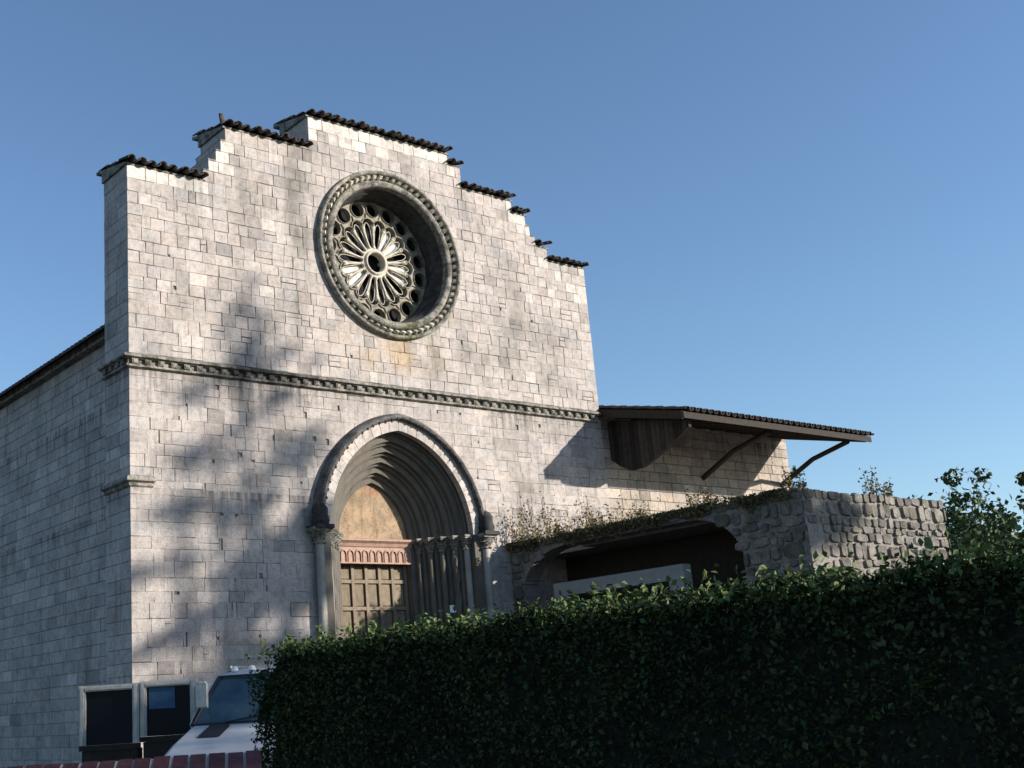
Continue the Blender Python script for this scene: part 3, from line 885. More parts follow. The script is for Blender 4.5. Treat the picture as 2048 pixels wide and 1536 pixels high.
# ================================================================ side wing with porch roof
wing = empty('side_wing', (20, 0.1, 0), label='lower stone wing right of the church facade under a deep timber porch roof', cat='building')
class WMB(CMB): pass
WX0, WX1, WY = W + .02, 25.0, .14
b = CMB(); b.box(WX0, WX1, WY + .04, 7.0, 0, 9.8); b.build('wall_core', M_JOINT, wing)
ws = []
for j in range(32):
    z0 = j * .306; x = WX0
    while x < WX1:
        wd = R(.38, .8); x2 = min(WX1, x + wd)
        if WX1 - x2 < .25: x2 = WX1
        ws.append((x, x2, z0, min(z0 + .306, 9.78))); x = x2
ws.sort(key=lambda s: -(s[2] if s[2] > 5.2 else -1) )
vis = sorted([s for s in ws if s[2] > 5.2], key=lambda s: s[0]); rest = [s for s in ws if s[2] <= 5.2]
wst = CMB()
for i, (x, x2, z0, z1) in enumerate(vis + rest):
    t = CMB() if i < 300 else wst
    tn = stone_tone(x, z0, .03); tn = (tn[0] * .97, tn[1] * .93, tn[2] * .86)
    t.prism([(x + .008, z0 + .008), (x2 - .008, z0 + .008), (x2 - .008, z1 - .008), (x + .008, z1 - .008)], WY - R(0, .012), WY + .05, tn, .009)
    if i < 300: t.build('stone', M_STONE, wing)
wst.build('stonework', M_STONE, wing, kind='stuff')
# porch roof
def roof_z(y): return 9.68 + y * .24     # y negative in front
PRX0, PRX1, PRY = 15.5, 24.9, -3.1
pr_ = CMB()
def slab(mb, x0, x1, ya, yb, dz0, dz1, tone=(1, 1, 1)):
    vs = [(x, y, roof_z(y) + d) for x in (x0, x1) for (y, d) in ((ya, dz0), (yb, dz0), (yb, dz1), (ya, dz1))]
    mb.add(vs, [(3, 2, 1, 0), (4, 5, 6, 7), (0, 1, 5, 4), (1, 2, 6, 5), (2, 3, 7, 6), (3, 0, 4, 7)], tone)
for k in range(24):
    xa = PRX0 + (PRX1 - PRX0) * k / 24
    b = CMB(); slab(b, xa + .005, xa + (PRX1 - PRX0) / 24 - .005, WY - .02, PRY, -.03, .0); b.build('roof_board', M_TIMBER, wing)
for k in range(13):
    x = PRX0 + .06 + (PRX1 - PRX0 - .2) * k / 12
    b = CMB(); slab(b, x - .05, x + .05, WY - .02, PRY + .12, -.17, -.034); b.build('rafter', M_TIMBER, wing)
b = CMB(); slab(b, PRX0 - .035, PRX0 - .003, WY - .05, PRY, -.20, .05); b.build('verge_board', M_TIMBER, wing)
b = CMB(); b.box(PRX0, PRX1, PRY - .03, PRY - .002, roof_z(PRY) - .16, roof_z(PRY) + .03); b.build('fascia', M_TIMBER, wing)
ct = CMB(); cnt = 0
nx = 34
for i in range(nx):
    x = PRX0 + (PRX1 - PRX0) * (i + .5) / nx
    for r_ in range(8):
        yb = PRY - .1 + r_ * .45
        p = Vector((x, yb, roof_z(yb) + .06)); 
        for kind_, mb_, dx, dz in ((0, T_UP, 0, .05), (1, T_DN, .138, .0)):
            M4 = Matrix.Translation(p + Vector((dx + R(-.015, .015), 0, dz))) @ Matrix.Rotation(math.atan(.24) - .03, 4, 'X')
            kk = R(.7, 1.25)
            if cnt < 295 and r_ == 0 or (i < 3 and cnt < 295):
                q = CMB(); q.add([M4 @ Vector(v) for v in mb_.v], mb_.f, (kk, kk, kk)); q.build('roof_tile', M_TILE, wing); cnt += 1
            else: ct.add([M4 @ Vector(v) for v in mb_.v], mb_.f, (kk, kk, kk))
ct.build('tilework', M_TILE, wing, kind='stuff')
# boarded panel added under the verge to stand in for deep shade
def shade_panel(x):
    pts = [(WY - .0, 9.38), (WY - .0, 8.25), (-.2, 7.98), (-.6, 7.76), (-1.1, 7.78), (-1.7, 8.02), (-2.4, 8.34), (-2.9, 8.60)]
    pts += [(-2.9, roof_z(-2.9) - .20), (-1.5, roof_z(-1.5) - .20)]
    n = len(pts); b = CMB()
    va = [(x, y, z) for y, z in pts]; vb = [(x + .12, y, z) for y, z in pts]
    b.add(va + vb, [tuple(range(n)), tuple(range(2 * n - 1, n - 1, -1))] + [(i, n + i, n + (i + 1) % n, (i + 1) % n) for i in range(n)])
    bo = b.build('boarded_shade_panel', M_TIMBER, wing)
    def low(y):
        for (ya, za), (yb, zb) in zip(pts[1:8], pts[2:8]):
            if yb <= y <= ya: return za + (zb - za) * (ya - y) / (ya - yb)
        return 8.6
    for k in range(18):
        ya = WY - .02 - k * .165; yb = ya - .15
        zt_ = min(roof_z(yb), 9.6) - .21; kk = R(.5, 1.9)
        q = CMB(); q.add([(x - .012 - R(0, .012), ya, low(ya) - .02), (x - .012, yb, low(yb) - .02), (x - .012, yb, zt_), (x - .012, ya, zt_), (x - .001, ya, low(ya) - .02), (x - .001, yb, low(yb) - .02), (x - .001, yb, zt_), (x - .001, ya, zt_)],
                         [(0, 3, 2, 1), (0, 1, 5, 4), (1, 2, 6, 5), (2, 3, 7, 6), (3, 0, 4, 7)], (kk, kk, kk)); q.build('board', M_TIMBER, bo)
shade_panel(15.95)
for x in (20.2, 24.4):
    b = CMB(); b.path([(x, WY, 7.9), (x, -1.2, 8.55), (x, -2.6, roof_z(-2.6) - .18)], [.09, .08, .08], 6); b.build('strut', M_TIMBER, wing)
# plain gable roof over the wing body, rising behind the porch
b = CMB(); vs = [(WX0, .2, 9.8), (WX1, .2, 9.8), (WX1, 7.2, 9.8), (WX0, 7.2, 9.8), (WX0 + .0, 3.6, 10.1), (WX1, 3.6, 10.1)]
b.add(vs, [(0, 1, 5, 4), (2, 3, 4, 5), (3, 0, 4), (1, 2, 5)]); b.build('wing_roof', M_TILE, wing)

# ================================================================ rubble building in front on the right
rub = empty('rubble_outbuilding', (14, -4.6, 0), label='low rubble stone outbuilding with a wide dark arched opening, right of the portal', cat='outbuilding')
QX0, QX1, QY0, QY1, QZ = 11.26, 17.0, -9.3, -.02, 5.42
def op_z(y):      # opening arch on the left face, None outside
    if not (-7.6 < y < -.4): return None
    if y > -2.4:
        t = (y + 2.4) / 2.0; return 4.15 + 1.08 * math.sqrt(max(0, 1 - t ** 2.4))
    if y < -6.0:
        t = (-y - 6.0) / 1.6; return 4.15 + 1.08 * math.sqrt(max(0, 1 - t ** 2.4))
    return 5.23
rcore = CMB()
ysn = [QY0 + (QY1 - QY0) * i / 200 for i in range(201)]
for ya, yb in zip(ysn, ysn[1:]):
    za, zb = op_z(ya), op_z(yb)
    lo = 0 if (za is None or zb is None) else min(za, zb)
    def tz(y): return QZ + .10 * noise.noise(Vector((y * .8, 3, 1)))
    vs = [(QX0 + .04, ya, lo), (QX0 + .04, yb, lo), (QX0 + .04, yb, tz(yb)), (QX0 + .04, ya, tz(ya)), (QX0 + .6, ya, lo), (QX0 + .6, yb, lo), (QX0 + .6, yb, tz(yb)), (QX0 + .6, ya, tz(ya))]
    rcore.add(vs, [(0, 3, 2, 1), (4, 5, 6, 7), (0, 1, 5, 4), (2, 3, 7, 6), (1, 2, 6, 5), (3, 0, 4, 7)])
rcore.box(QX0 + .05, QX1, QY0 + .04, QY0 + .5, 0, QZ - .03); rcore.box(QX1 - .5, QX1, QY0 + .5, QY1, 0, QZ - .03)
rcore.box(QX0 + .58, QX1, QY0 + .5, -2.2, QZ - .25, QZ - .06); rcore.box(12.35, QX1, -2.2, QY1, QZ - .25, QZ - .06)  # roof keeps the inside dark; corner left open to admit sun
rcore.build('wall_core', M_JOINT, rub)
rb_ = []
def rubble_poly(u0, u1, z0, z1):
    pts = []
    for k in range(8):
        t = 2 * PI * (k + .5) / 8
        sx = math.copysign(abs(math.cos(t)) ** .55, math.cos(t)); sz = math.copysign(abs(math.sin(t)) ** .55, math.sin(t))
        pts.append(((u0 + u1) / 2 + (u1 - u0) * .5 * sx * R(.74, 1.02), (z0 + z1) / 2 + (z1 - z0) * .5 * sz * R(.76, 1.04)))
    return pts
z = 0
while z < QZ:
    h = R(.13, .36); y = QY1
    while y > QY0:
        wd = R(.14, .62); ya, yb = max(QY0, y - wd), y
        ym = (ya + yb) / 2; oz = op_z(ym)
        if oz is None or z + h * .3 > oz: jz = R(-.04, .04); rb_.append(('L', ya, yb, z + jz, min(z + h + jz, QZ + .08)))
        y -= wd
    x = QX0
    while x < QX1:
        wd = R(.2, .52); rb_.append(('F', x, min(x + wd, QX1), z + R(-.04, .02), min(z + h + R(-.03, .05), QZ + .05))); x += wd
    z += h
def wgt(s):
    if s[0] == 'L':
        return 10 - abs(s[1]) * .1 if s[3] > 3 else 0
    return 8 if s[3] > 2.6 else 0
rb_.sort(key=lambda s: -wgt(s)); rst = CMB()
for i, (ax, a, b_, z0, z1) in enumerate(rb_):
    t = CMB() if i < 290 else rst
    P = rubble_poly(a, b_, z0, z1); k = R(.7, 1.4); tn = (k, k * R(.95, 1.0), k * R(.88, 1.0)); pr0 = R(-.01, .035)
    n = len(P)
    ca, cz = (a + b_) / 2, (z0 + z1) / 2
    kf = R(.80, .93); ox, oz = R(-.02, .02), R(-.02, .02); fr = [(ca + (p - ca) * kf + ox, cz + (q - cz) * kf + oz) for p, q in P]
    if ax == 'L':
        vs = [(QX0 - pr0, p, q) for p, q in fr] + [(QX0 + .03, p, q) for p, q in P] + [(QX0 + .09, p, q) for p, q in P]
        fs = [tuple(range(n - 1, -1, -1))] + [(i_, (i_ + 1) % n, n + (i_ + 1) % n, n + i_) for i_ in range(n)] + [(n + i_, n + (i_ + 1) % n, 2 * n + (i_ + 1) % n, 2 * n + i_) for i_ in range(n)]
    else:
        vs = [(p, QY0 - pr0, q) for p, q in fr] + [(p, QY0 + .03, q) for p, q in P] + [(p, QY0 + .09, q) for p, q in P]
        fs = [tuple(range(n))] + [(i_, n + i_, n + (i_ + 1) % n, (i_ + 1) % n) for i_ in range(n)] + [(n + i_, 2 * n + i_, 2 * n + (i_ + 1) % n, n + (i_ + 1) % n) for i_ in range(n)]
    t.add(vs, fs, tn)
    if i < 290: t.build('rubble_stone', M_RUBBLE, rub)
rst.build('rubble_stonework', M_RUBBLE, rub, kind='stuff')
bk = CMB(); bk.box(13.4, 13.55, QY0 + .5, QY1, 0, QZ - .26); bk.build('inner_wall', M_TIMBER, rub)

# grey rendered door frame standing in that opening
fr_ = empty('rendered_gate_frame', (11.0, -3.9, 0), label='blue-grey rendered gate frame standing before the dark arch on the right', cat='gate frame')
b = CMB(); b.box(10.74, 11.02, -2.55, -2.10, 0, 3.86); b.build('post', M_CONC, fr_)
b = CMB(); b.box(10.74, 11.02, -6.3, -2.10, 3.865, 4.20); b.build('beam', M_CONC, fr_)
b = CMB(); b.box(10.74, 11.02, -6.3, -5.85, 0, 3.86); b.build('post', M_CONC, fr_)

# ================================================================ vegetation
def leaf(mb, p, s, tone, up=.5):
    d = Vector((R(-1, 1), R(-1, 1), R(-1, 1) + up)).normalized(); a = d.orthogonal().normalized()
    a = (Matrix.Rotation(R(0, 6.28), 4, d) @ a); b_ = d.cross(a)
    l = s * R(.75, 1.25); w_ = l * .32
    p = Vector(p)
    mb.add([p - a * l * .5, p + b_ * w_ + d * w_ * .3, p + a * l * .5, p - b_ * w_ + d * w_ * .3], [(0, 1, 2), (0, 2, 3)], tone)

# weeds on top of the rubble building and at its foot line
weed_spots = [(11.5, -.35, 5.4, 1.35, .9), (12.5, -.25, 5.35, 1.6, 1.2), (13.2, -.3, 5.35, 1.0, .7), (14.3, -.3, 5.35, 1.9, 1.0), (15.2, -.4, 5.35, 1.6, 1.5), (16.2, -.5, 5.35, 1.7, 1.6), (11.5, -1.9, 5.4, .55, .8), (11.45, -3.2, 5.4, .6, 1.1), (11.5, -4.5, 5.4, .5, 1.0), (11.6, -6.3, 5.4, .6, 1.2), (12.2, -8.6, 5.4, .7, 1.2), (15.0, -8.9, 5.4, .8, 1.3)]
weed_lab = ['thin dry creeper sprig against the wall just right of the portal', 'tall wiry climbing weed with bare stems on the pale facade', 'short sparse weed between two taller climbers on the facade', 'tallest thin weed rising under the blue shadow of the porch roof', 'bushy brown-green weed below the porch roof', 'brownish bushy weed at the far end of the wall under the porch',
            'small tuft on the left rim of the rubble outbuilding', 'leafy tuft on the outbuilding rim above the arch', 'low tuft on the outbuilding rim above the grey gate frame', 'straggling tuft on the outbuilding rim near its front', 'tuft on the front left corner of the outbuilding', 'tuft on the sunlit front edge of the outbuilding']
for (x, y, z, h, wd), lab in zip(weed_spots, weed_lab):
    e = empty('weed', (x, y, z), label=lab, cat='plant', group='weeds growing on the rubble outbuilding')
    st = MB(); lf = MB()
    for k in range(int(8 * wd) + 5):
        p = Vector((R(-.4, .4) * wd, R(-.1, .1), 0)); pts = [p]; d = Vector((R(-.25, .25), R(-.02, .02), 1))
        hh = h * R(.4, 1.0)
        for q in range(5):
            d += Vector((R(-.3, .3), R(-.05, .05), 0)); p = p + d.normalized() * hh / 5; pts.append(p)
            for _ in range(int(7 * (1.2 - q / 6))):
                g_ = R(.6, 1.5); lf.c  # tone
                leaf(lf, p + Vector((R(-.09, .09), R(-.05, .05), R(-.12, .12))), .075, (g_, g_ * R(.8, 1.0), g_ * .8))
        st.path(pts, [.008 - .001 * i for i in range(6)], 4)
    st.build('stem', M_DRY, e, kind='stuff'); lf.build('foliage', M_DRY, e)
# low green growth along the rim
mg = MB()
for k in range(5200):
    if k % 2: x, y = R(11.1, 16.8), -.05 - abs(random.gauss(0, .25))
    else: x, y = 11.2 + abs(random.gauss(0, .22)) - .08, R(-9.2, -.1)
    nz = max(0, noise.noise(Vector((x * 1.1, y * 1.1, 0))) + .35)
    z = QZ + R(-.14, .05) + R(0, .38) * nz
    g_ = R(.5, 1.5); leaf(mg, (x, y, z), .08, (g_ * 1.0, g_, g_))
for k in range(5200):  # extra hanging leaves added to darken the shaded side face
    y = R(-9.0, -.05); nz = noise.noise(Vector((y * .9, 7, 1))) + .25
    if nz <= 0: continue
    z = QZ + .1 - abs(random.gauss(0, .45)) * nz
    if op_z(y) is not None and z < op_z(y) - .12: continue
    g_ = R(.3, 1.1); leaf(mg, (QX0 - .05 - abs(random.gauss(0, .05)), y, z), .075, (g_, g_, g_))
mg.build('moss_and_grass', M_DRY, kind='stuff')

# hedge: runs towards the camera along x = -6
hedge = empty('hedge', (-5.4, -20, 0), label='long dense dark green hedge filling the foreground with sunlit leaves along its top', cat='hedge')
hx0, hx1, hy0, hy1, hz = -6.0, -4.75, -29.0, -15.0, 2.07
hc = CMB()
hn = 40; rws = []
for i in range(hn + 1):
    y = hy0 + (hy1 - hy0) * i / hn
    e_ = min(1, (hn - i) / 1.6 + .35)
    zt = hz - .07 - (1 - e_) * .5
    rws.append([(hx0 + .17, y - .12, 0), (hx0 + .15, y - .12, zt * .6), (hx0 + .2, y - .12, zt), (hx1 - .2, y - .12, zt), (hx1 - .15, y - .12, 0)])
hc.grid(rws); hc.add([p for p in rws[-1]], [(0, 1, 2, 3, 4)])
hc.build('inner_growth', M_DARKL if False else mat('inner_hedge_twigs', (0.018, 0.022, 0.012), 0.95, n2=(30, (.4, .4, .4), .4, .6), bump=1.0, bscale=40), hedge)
hl = CMB()
def hedge_leaf(n, face):
    for _ in range(n):
        y = hy0 + (hy1 - hy0) * (1 - R(0, 1) ** 1.25)
        zt = hz + .07 * noise.noise(Vector((y * 1.6, 0, 0))) + .05 * noise.noise(Vector((y * 5, 4, 0)))
        ed = hy1 - y
        if ed < .5: zt -= (.5 - ed) ** 2 * 1.3
        if face == 0:
            z = zt * (1 - R(0, 1) ** 1.5); x = hx0 + .05 + .10 * noise.noise(Vector((y * 1.3, z * 1.6, 5))) + abs(random.gauss(0, .05))
            if zt - z > .25 and noise.noise(Vector((y * 2.6, z * 2.8, 9))) > .22 and random.random() < .5: continue
            if zt - z < .2: x += (.2 - (zt - z)) * .6
        elif face == 1:
            x = R(hx0 + .06, hx1); z = zt + R(-.10, .05) + (.05 * noise.noise(Vector((x * 4, y * 4, 0))))
        else:
            y = hy1 + R(-.12, .05); x = R(hx0, hx1); z = R(0, hz - .15)
        g_ = R(.4, 1.3) * (1.6 if face == 1 else 1.0); yl = R(.75, 1.4)  # top leaves toned lighter: new growth plus painted-in sunlight
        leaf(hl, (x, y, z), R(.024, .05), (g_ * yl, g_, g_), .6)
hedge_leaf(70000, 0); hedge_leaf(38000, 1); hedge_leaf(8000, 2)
for _ in range(420):   # shoots that stand proud of the top; pale tone also paints sunlight in
    y = R(-24, hy1); x = hx0 + abs(random.gauss(.1, .35)); z0 = hz - .05; h = R(.06, .24)
    dx, dy = R(-.08, .08), R(-.08, .08)
    for k in range(7):
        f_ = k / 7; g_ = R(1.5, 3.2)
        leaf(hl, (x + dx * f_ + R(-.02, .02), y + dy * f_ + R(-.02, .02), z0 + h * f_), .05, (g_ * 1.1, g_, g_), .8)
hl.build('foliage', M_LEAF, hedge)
hs = CMB()
for i in range(28):
    y = hy1 - .4 - i * .47; x = R(-5.6, -5.2)
    hs.path([(x, y, 0), (x + R(-.1, .1), y + R(-.1, .1), .6), (x + R(-.2, .2), y + R(-.2, .2), 1.3)], [.035, .025, .012], 5)
hs.build('stem', M_BARK, hedge)

# trees --------------------------------------------------------------
def tree(name, base, trunk_h, lobes, leaf_s, dens, label, group=None, cat='tree', trunk_r=.28, lmat=None):
    """lobes: (centre (world), (rx, ry, rz)); one leaf cloud, one trunk with a limb to each lobe"""
    e = empty(name, base, label=label, cat=cat, group=group); B = Vector(base)
    t = MB(); fk = Vector((R(-.3, .3), R(-.3, .3), trunk_h))
    t.path([Vector((0, 0, -.1)), Vector((R(-.1, .1), R(-.1, .1), trunk_h * .5)), fk], [trunk_r * 1.3, trunk_r, trunk_r * .8], 9)
    for lb in lobes:
        c, r = lb[0], lb[1]; c = Vector(c) - B; mid = fk.lerp(c, .5) + Vector((R(-.4, .4), R(-.4, .4), R(.1, .5)))
        t.path([fk, mid, c], [trunk_r * .5, trunk_r * .3, trunk_r * .1], 6)
        for q in range(4):
            d = Vector((R(-1, 1) * r[0], R(-1, 1) * r[1], R(-.4, 1) * r[2])) * .8
            t.path([mid.lerp(c, .5), c + d], [trunk_r * .14, trunk_r * .04], 4)
    t.build('trunk', M_BARK, e)
    l = MB()
    for lb in lobes:
        c, r = lb[0], lb[1]; c = Vector(c) - B; n = int((lb[2] if len(lb) > 2 else 1) * dens * (r[0] * r[1] + r[1] * r[2] + r[0] * r[2]))
        cl = [Vector((random.gauss(0, .5), random.gauss(0, .5), random.gauss(0, .5))) for _ in range(max(5, n // 60))]
        for k in range(n):
            d = random.choice(cl) + Vector((random.gauss(0, .16), random.gauss(0, .16), random.gauss(0, .16)))
            if d.length > 1.15: d = d.normalized() * R(.8, 1.15)
            g_ = R(.6, 1.35)
            leaf(l, c + Vector((d.x * r[0], d.y * r[1], d.z * r[2])), leaf_s, (g_ * R(.85, 1.2), g_, g_), .4)
    l.build('crown', lmat or M_TLEAF, e)
    return e
def sh(x, z, rx, rz, dn=1.0, t=38.0, ry=1.3):      # lobe whose shade reaches the facade around (x, z)
    c = Vector((x, 0, z)) + SUN * (t + R(-2, 2)); return (c, (rx, ry, rz), dn)
tree('plane_tree', (25.6, -28.2, 0), 9.0,
     [sh(3.15, 11.2, .35, .6, .8), sh(2.9, 10.1, .7, .55, .7), sh(4.1, 9.9, .7, .3, .6), sh(2.1, 9.1, .5, .3, .5), sh(3.3, 8.6, .45, .4, .6), sh(2.3, 7.6, .5, .35, .7), sh(4.9, 7.9, .9, .2, 1.2), sh(3.7, 7.1, .6, .35, .8), sh(1.3, 7.2, .5, .2, .6),
      sh(2.9, 6.2, .9, .4, 1.0), sh(.9, 5.85, .9, .16, 1.2), sh(4.6, 5.6, .6, .8, 1.3), sh(3.5, 5.2, .8, .6, 1.3), sh(.8, 4.7, 1.0, .14, 1.3), sh(2.9, 4.3, .8, .55, 1.4), sh(4.2, 4.3, .9, .6, 1.3), sh(2.0, 3.35, 1.6, .2, 1.3), sh(4.4, 3.2, .8, .6, 1.2), sh(3.1, 2.8, .6, .4, 1.3), sh(.3, 3.0, .4, .15, 1.2), sh(4.1, 2.0, 1.2, .6, 1.0), sh(1.2, 2.1, 1.3, .2, 1.2), sh(3.2, .8, 2.6, .6)],
     .24, 230, 'tall broadleaf tree right of the picture that shades the lower facade', group='trees lining the square')
tree('plane_tree', (7.2, -28.4, 0), 3.2, [((7.2, -28.4, 6.5), (3.0, 3.0, 2.4)), ((4.9, -28.8, 5.0), (2.0, 2.0, 1.5)), ((9.2, -28.0, 5.0), (2.0, 2.0, 1.6)), ((7.0, -27, 9), (2, 2, 1.6))], .2, 120,  # out of view; added to cast shade on the van and cases
     'unseen spreading broadleaf tree added to shade the van and cases', group='trees lining the square')
tree('plane_tree', (-1.5, -32.5, 0), 3.2, [((-1.5, -32.5, 6.0), (3.0, 3.0, 2.4)), ((-3.9, -33, 4.8), (2.0, 2.0, 1.6)), ((.9, -32.0, 5.0), (2.0, 2.0, 1.6))], .2, 120,  # out of view; added so the brick wall lies in shade
     'unseen spreading broadleaf tree added behind the camera to shade the brick wall', group='trees lining the square')
# far trees behind the church, left and right
ft = [(-12, 42, 9, 'rounded dark tree farthest left behind the nave'), (-5, 55, 12, 'tall dark tree beside the end of the nave'), (-20, 60, 11, 'broad tree at the left edge of the view'),
      (34, 6, 9, 'dense tree just right of the side wing'), (40, 14, 13, 'tall tree behind the right end of the wing'), (47, 5, 10, 'rounded tree toward the right edge of the view'), (56, 12, 12, 'large tree at the far right edge'), (50, 24, 14, 'tallest tree in the group on the right')]
for (x, y, h, lab) in ft:
    r = h * .32
    lobes = [((x, y, h * .62), (r, r, h * .28))] + [((x + R(-1, 1) * r * .7, y + R(-1, 1) * r * .7, h * R(.4, .85)), (r * .6, r * .6, r * .55)) for _ in range(6)]
    tree('broadleaf_tree', (x, y, 0), h * .3, lobes, .34, 42, lab, group='trees beyond the church')

# ================================================================ van
A0 = Vector((-5.269, -12.554, 0)); vb = Vector((.501, .865, 0)); vr = Vector((.865, -.501, 0))
back_d = (vr * .30 + vb * .954).normalized(); right_d = Vector((back_d.y, -back_d.x, 0))
van = empty('delivery_van', A0 + right_d * .875, label='old pale van with a black bonnet vent, parked behind the left end of hedge', cat='van')
VM = Matrix((right_d, back_d, Vector((0, 0, 1)))).transposed().to_4x4()
van.rotation_euler = VM.to_euler()
# local frame: x right (as seen from the front), y back, z up; x = -.875 is the left edge
def sym(mb, f): f(-1); f(1)
HB, HF = .0, -.95            # bonnet rear, front (y)
bd = MB()
X1 = .90
# section rows (y, z_top, half width)
# lower body
def ring(y, zb, zt, hw, ht):     # hw at belt, ht at top
    return [(-hw, y, zb), (-hw - .03, y, (zb + zt) / 2), (-ht, y, zt - .03), (-ht + .05, y, zt), (ht - .05, y, zt), (ht, y, zt - .03), (hw + .03, y, (zb + zt) / 2), (hw, y, zb)]
nose = [ring(-1.02, .55, 1.14, .80, .80), ring(-.97, .42, 1.20, .86, .86), ring(-.6, .40, 1.31, .89, .88), ring(-.02, .40, 1.455, .90, .89)]
bd.grid(nose, smooth=False)
bd.add(nose[0], [(0, 1, 2, 3, 4, 5, 6, 7)])
cab = [ring(.0, .40, 1.46, .90, .885), ring(3.2, .40, 1.46, .90, .89)]
bd.grid(cab); bd.add(cab[-1], [(7, 6, 5, 4, 3, 2, 1, 0)])
bd.build('body', M_PAINT, van)
# roof
rf = MB()
rfr = []
for y, z, hw in ((.43, 1.955, .70), (.50, 2.0, .72), (.9, 2.035, .74), (3.1, 2.03, .74), (3.2, 1.98, .72)):
    rfr.append([(-hw, y, z - .06), (-hw + .02, y, z - .02), (-hw + .12, y, z), (0, y, z + .02), (hw - .12, y, z), (hw - .02, y, z - .02), (hw, y, z - .06)])
rf.grid(rfr, smooth=True); rf.add([(p[0], p[1], p[2]) for p in rfr[0]] , [(0, 1, 2, 3, 4, 5, 6)])
rf.build('roof', M_PAINT, van)
ws_ = MB(); q = [(-.86, .0, 1.475), (.86, .0, 1.475), (.69, .44, 1.95), (-.69, .44, 1.95)]
ws_.add(q, [(0, 1, 2, 3)]); 
wso = ws_.build('windscreen', mat('windscreen_glass', (.05, .09, .10), .18, tone=False, spec=.8, n1=(2.5, (.3, .5, .7), .4, .62)), van)
sl_ = MB()
for s in (-1, 1):
    sl_.path([(s * .875, -.012, 1.46), (s * .70, .425, 1.96)], [.022, .018], 6)
sl_.path([(-.87, -.015, 1.462), (.87, -.015, 1.462)], [.016, .016], 6); sl_.path([(-.69, .425, 1.955), (.69, .425, 1.955)], [.014, .014], 6)
sl_.build('rubber_seal', M_RUBBER, wso)
for s in (-1, 1):
    b = MB(); b.path([(s * .895, .02, 1.46), (s * .725, .46, 1.965)], [.026, .024], 6); b.build('pillar', M_PAINT, van)
    b = MB(); b.add([(s * .90, .06, 1.47), (s * .90, .95, 1.47), (s * .755, .95, 1.95), (s * .75, .50, 1.95)], [(0, 1, 2, 3)]); b.build('side_window', M_GLASSD, van)
    b = MB(); b.add([(s * .90, .95, 1.46), (s * .90, 3.2, 1.46), (s * .74, 3.2, 1.98), (s * .74, .95, 1.98)], [(0, 1, 2, 3)]); b.build('side_panel', M_PAINT, van)
    b = MB(); b.box(s * .86 - .0, s * .86 + s * .02, -.15, .0, 1.60, 1.62) if False else None
    mm = MB(); mm.tube((s * .885, .02, 1.58), (s * .80 if False else s * .86, -.13, 1.70), .01); mo = mm
    x0 = s * .93
    b = MB(); vs_ = []
    for (yy, k) in ((-.17, .9), (-.14, 1.0), (-.10, .85)):
        for (xx, zz) in ((-.065, -.14), (.065, -.14), (.065, .12), (.045, .14), (-.045, .14), (-.065, .12)):
            vs_.append((s * .73 + xx * k, yy + .05, 1.77 + zz * k))
    b.add(vs_, [(0, 1, 2, 3, 4, 5), (17, 16, 15, 14, 13, 12)] + [(r_ * 6 + i, (r_ + 1) * 6 + i, (r_ + 1) * 6 + (i + 1) % 6, r_ * 6 + (i + 1) % 6) for r_ in range(2) for i in range(6)])
    mir = b.build('door_mirror', M_FRAME, van)
    a = MB(); a.tube((s * .74, -.10, 1.66), (s * .87, .0, 1.50), .011); a.tube((s * .74, -.10, 1.88), (s * .80, .18, 1.72), .009); a.build('mirror_arm', M_RUBBER, mir)
    b = MB(); b.lathe([(.001, -.04), (.07, -.035), (.095, 0.0)], 20, (0, 0, 0)); 
    b.v = [(v[0] + s * .62, v[2] - 1.03, v[1] + .86) for v in b.v]; b.build('headlight', M_LAMP, van)
    for yy in (-.45, 2.3):
        b = MB(); b.tube((s * .72, yy, .33), (s * .92, yy, .33), .33, n=24); wh = b.build('wheel', M_RUBBER, van)
        b = MB(); b.tube((s * .90, yy, .33), (s * .925, yy, .33), .19, n=18); b.build('rim', M_CHROME, wh)
    b = MB(); b.path([(s * .60, .55, 2.06), (s * .60, 2.8, 2.06)], [.014, .014], 6); b.build('roof_rail', M_CHROME, van)
for (xa, xb) in ((-.72, -.50), ):
    pass
b = MB()      # bonnet vent recessed panel with louvres
def bz(y): return 1.455 + (y + .02) * (1.455 - 1.31) / .58
for yy0, yy1 in ((-.50, -.10),):
    b.add([(-.66, yy0, bz(yy0) + .006), (-.42, yy0, bz(yy0) + .006), (-.42, yy1, bz(yy1) + .006), (-.66, yy1, bz(yy1) + .006)], [(0, 1, 2, 3)])
    for k in range(5):
        y_ = yy0 + (yy1 - yy0) * (k + .3) / 5
        b.add([(-.65, y_, bz(y_) + .008), (-.43, y_, bz(y_) + .008), (-.43, y_ + .05, bz(y_ + .05) + .02), (-.65, y_ + .05, bz(y_ + .05) + .02)], [(0, 1, 2, 3)])
b.build('bonnet_vent', M_RUBBER, van)
b = MB(); b.box(-.45, .45, -1.045, -1.022, .72, 1.0)
gr = b.build('grille', M_RUBBER, van)
b = MB(); b.box(-.92, .92, -1.12, -1.03, .45, .60); b.build('bumper', M_CHROME, van)
b = MB(); b.path([(-.5, -.04, 1.475), (-.1, .04, 1.53)], [.008, .006], 5); b.path([(.2, -.04, 1.475), (.6, .04, 1.53)], [.008, .006], 5); b.build('wiper', M_RUBBER, van)
for xx in (-.55, -.35):
    b = MB(); b.lathe([(.04, -.02), (.035, .02), (.001, .035)], 10, (xx, .52, 2.03)); b.build('roof_glint_lamp', M_SIGN, van)  # plain white colour stands for bright glints on the roof

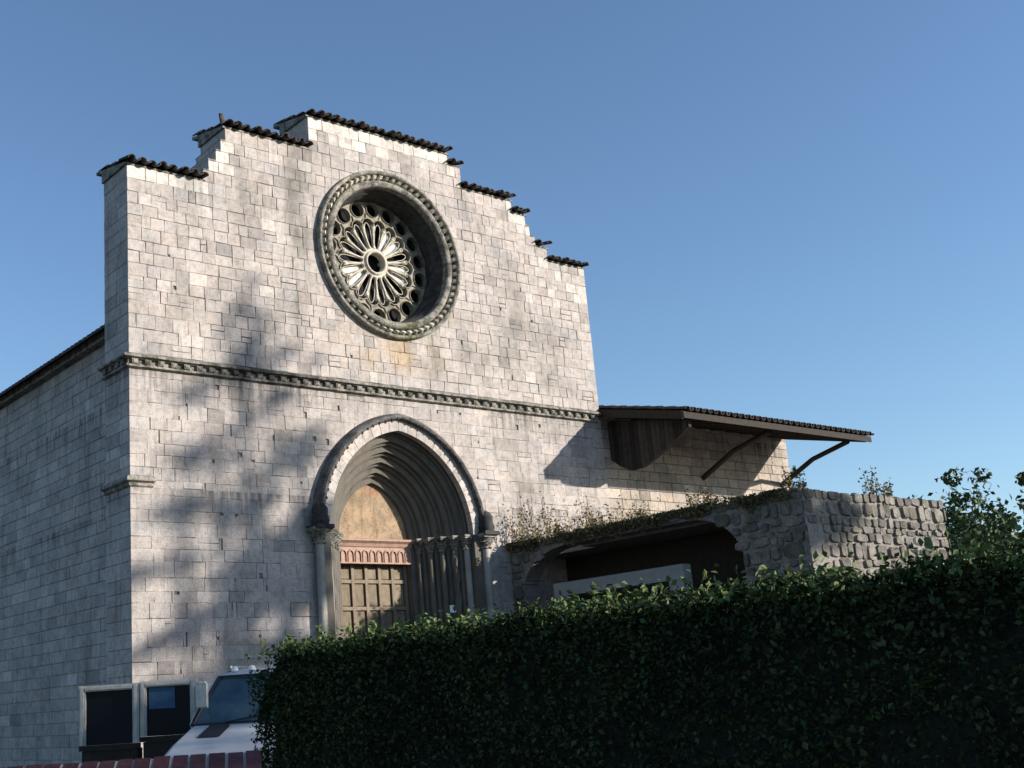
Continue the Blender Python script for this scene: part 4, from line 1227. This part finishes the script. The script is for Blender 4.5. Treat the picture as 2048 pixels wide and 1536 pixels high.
# ================================================================ two glazed frames
nbd = Vector((.531 - .0, -.39, 0)).normalized(); nba = math.atan2(nbd.y, nbd.x)
def board(x, y, wd, z0, z1, label):
    e = empty('notice_case', (x, y, 0), nba, label=label, cat='notice case', group='glazed notice cases')
    f = .075
    for (a0, a1, c0, c1) in ((0, f, z0, z1), (wd - f, wd, z0, z1)):
        b = MB(); b.box(a0, a1, 0, .10, c0, c1); b.box(a0 + .02, a1 - .02, -.02, 0, c0, c1 - .02); b.build('frame_stile', M_FRAME, e)
    b = MB(); b.box(f + .001, wd - f - .001, 0, .10, z1 - f * .9, z1 - .002); b.box(f, wd - f, -.02, -.001, z1 - f * .7, z1 - .02); b.build('frame_rail', M_FRAME, e)
    b = MB(); b.box(0, wd, 0, .10, z0 - .06, z0 - .003); b.build('frame_rail', M_TIMBER, e)
    b = MB(); b.box(f, wd - f, .045, .055, z0, z1 - f * .9); b.build('glass_pane', M_GLASSD, e)
    b = MB(); b.box(0.03, wd - .03, .02, .35, 0, z0 - .063); b.build('plinth', M_TIMBER, e)
    return e
e1 = board(-5.27, -11.29, .655, 1.36, 1.975, 'right one of two pale framed glazed cases, next to the van')
b = MB(); b.box(.10, .40, .035, .043, 1.66, 1.90); b.build('blue_reflection', M_SKYPATCH, e1)  # blue patch colours in the sky reflected by the glass
e2 = board(-5.27 - nbd.x * .70, -11.29 - nbd.y * .70, .69, 1.30, 1.965, 'left one of two pale framed glazed cases, with its glass plain and dark')

# ================================================================ brick topped wall in the near foreground
bw = empty('brick_topped_wall', (-9.42, -19.65, 0), -math.pi * 0 + math.atan2(-.501, .865), label='low wall capped with red bricks and pale mortar at the bottom left corner', cat='wall')
zt = 1.415
b = MB(); b.box(-1.75, .56, .03, .40, 0, zt - .20)
b.add([(-1.75, .02, zt - .2), (.56, .02, zt - .2), (.56, .42, zt - .2), (-1.75, .42, zt - .2), (-1.75, .02, zt - .125), (.56, .02, zt - .125), (.56, .42, zt - .005), (-1.75, .42, zt - .005)], [(0, 3, 2, 1), (4, 5, 6, 7), (0, 1, 5, 4), (1, 2, 6, 5), (2, 3, 7, 6), (3, 0, 4, 7)]); b.build('wall_body', M_MORT, bw)
x = -1.75; 
nb = 0
while x < .55:
    wd = R(.062, .072); gp = R(.008, .016)
    b = MB(); k = R(.7, 1.35); j = R(-.001, .003)
    b.box(0, wd, 0, .43 + R(-.006, .006), -.055, 0 + j, (k, k * R(.9, 1.1), k))
    vs = b.v; b.v = [(vx, vy, vz - .12 * (1 - vy / .43)) for vx, vy, vz in vs]
    b.build('brick', M_BRICK, bw, loc=(x, 0, zt + .0)); x += wd + gp; nb += 1
z = zt - .28; r_ = 0
fb = MB()
while z > .05:
    x = -1.75 - (.12 if r_ % 2 else 0)
    while x < .55:
        a, c = max(-1.75, x), min(.56, x + .24)
        k = R(.7, 1.3)
        if c - a > .03: fb.box(a + .005, c - .005, .012, .05, z, z + .062, (k, k, k))
        x += .25
    z -= .074; r_ += 1
fb.build('face_bricks', M_BRICK, bw, kind='stuff')

# small white sign by the portal
sg = empty('small_sign', (8.25, -1.0, 0), label='small white card on a thin stake before the dark half of the portal', cat='sign')
b = MB(); b.box(-.095, .095, -.012, 0, 3.60, 3.78); b.build('card', M_SIGN, sg)
b = MB(); b.tube((0, .02, 0), (0, .02, 3.72), .02); b.build('stake', M_TIMBER, sg)
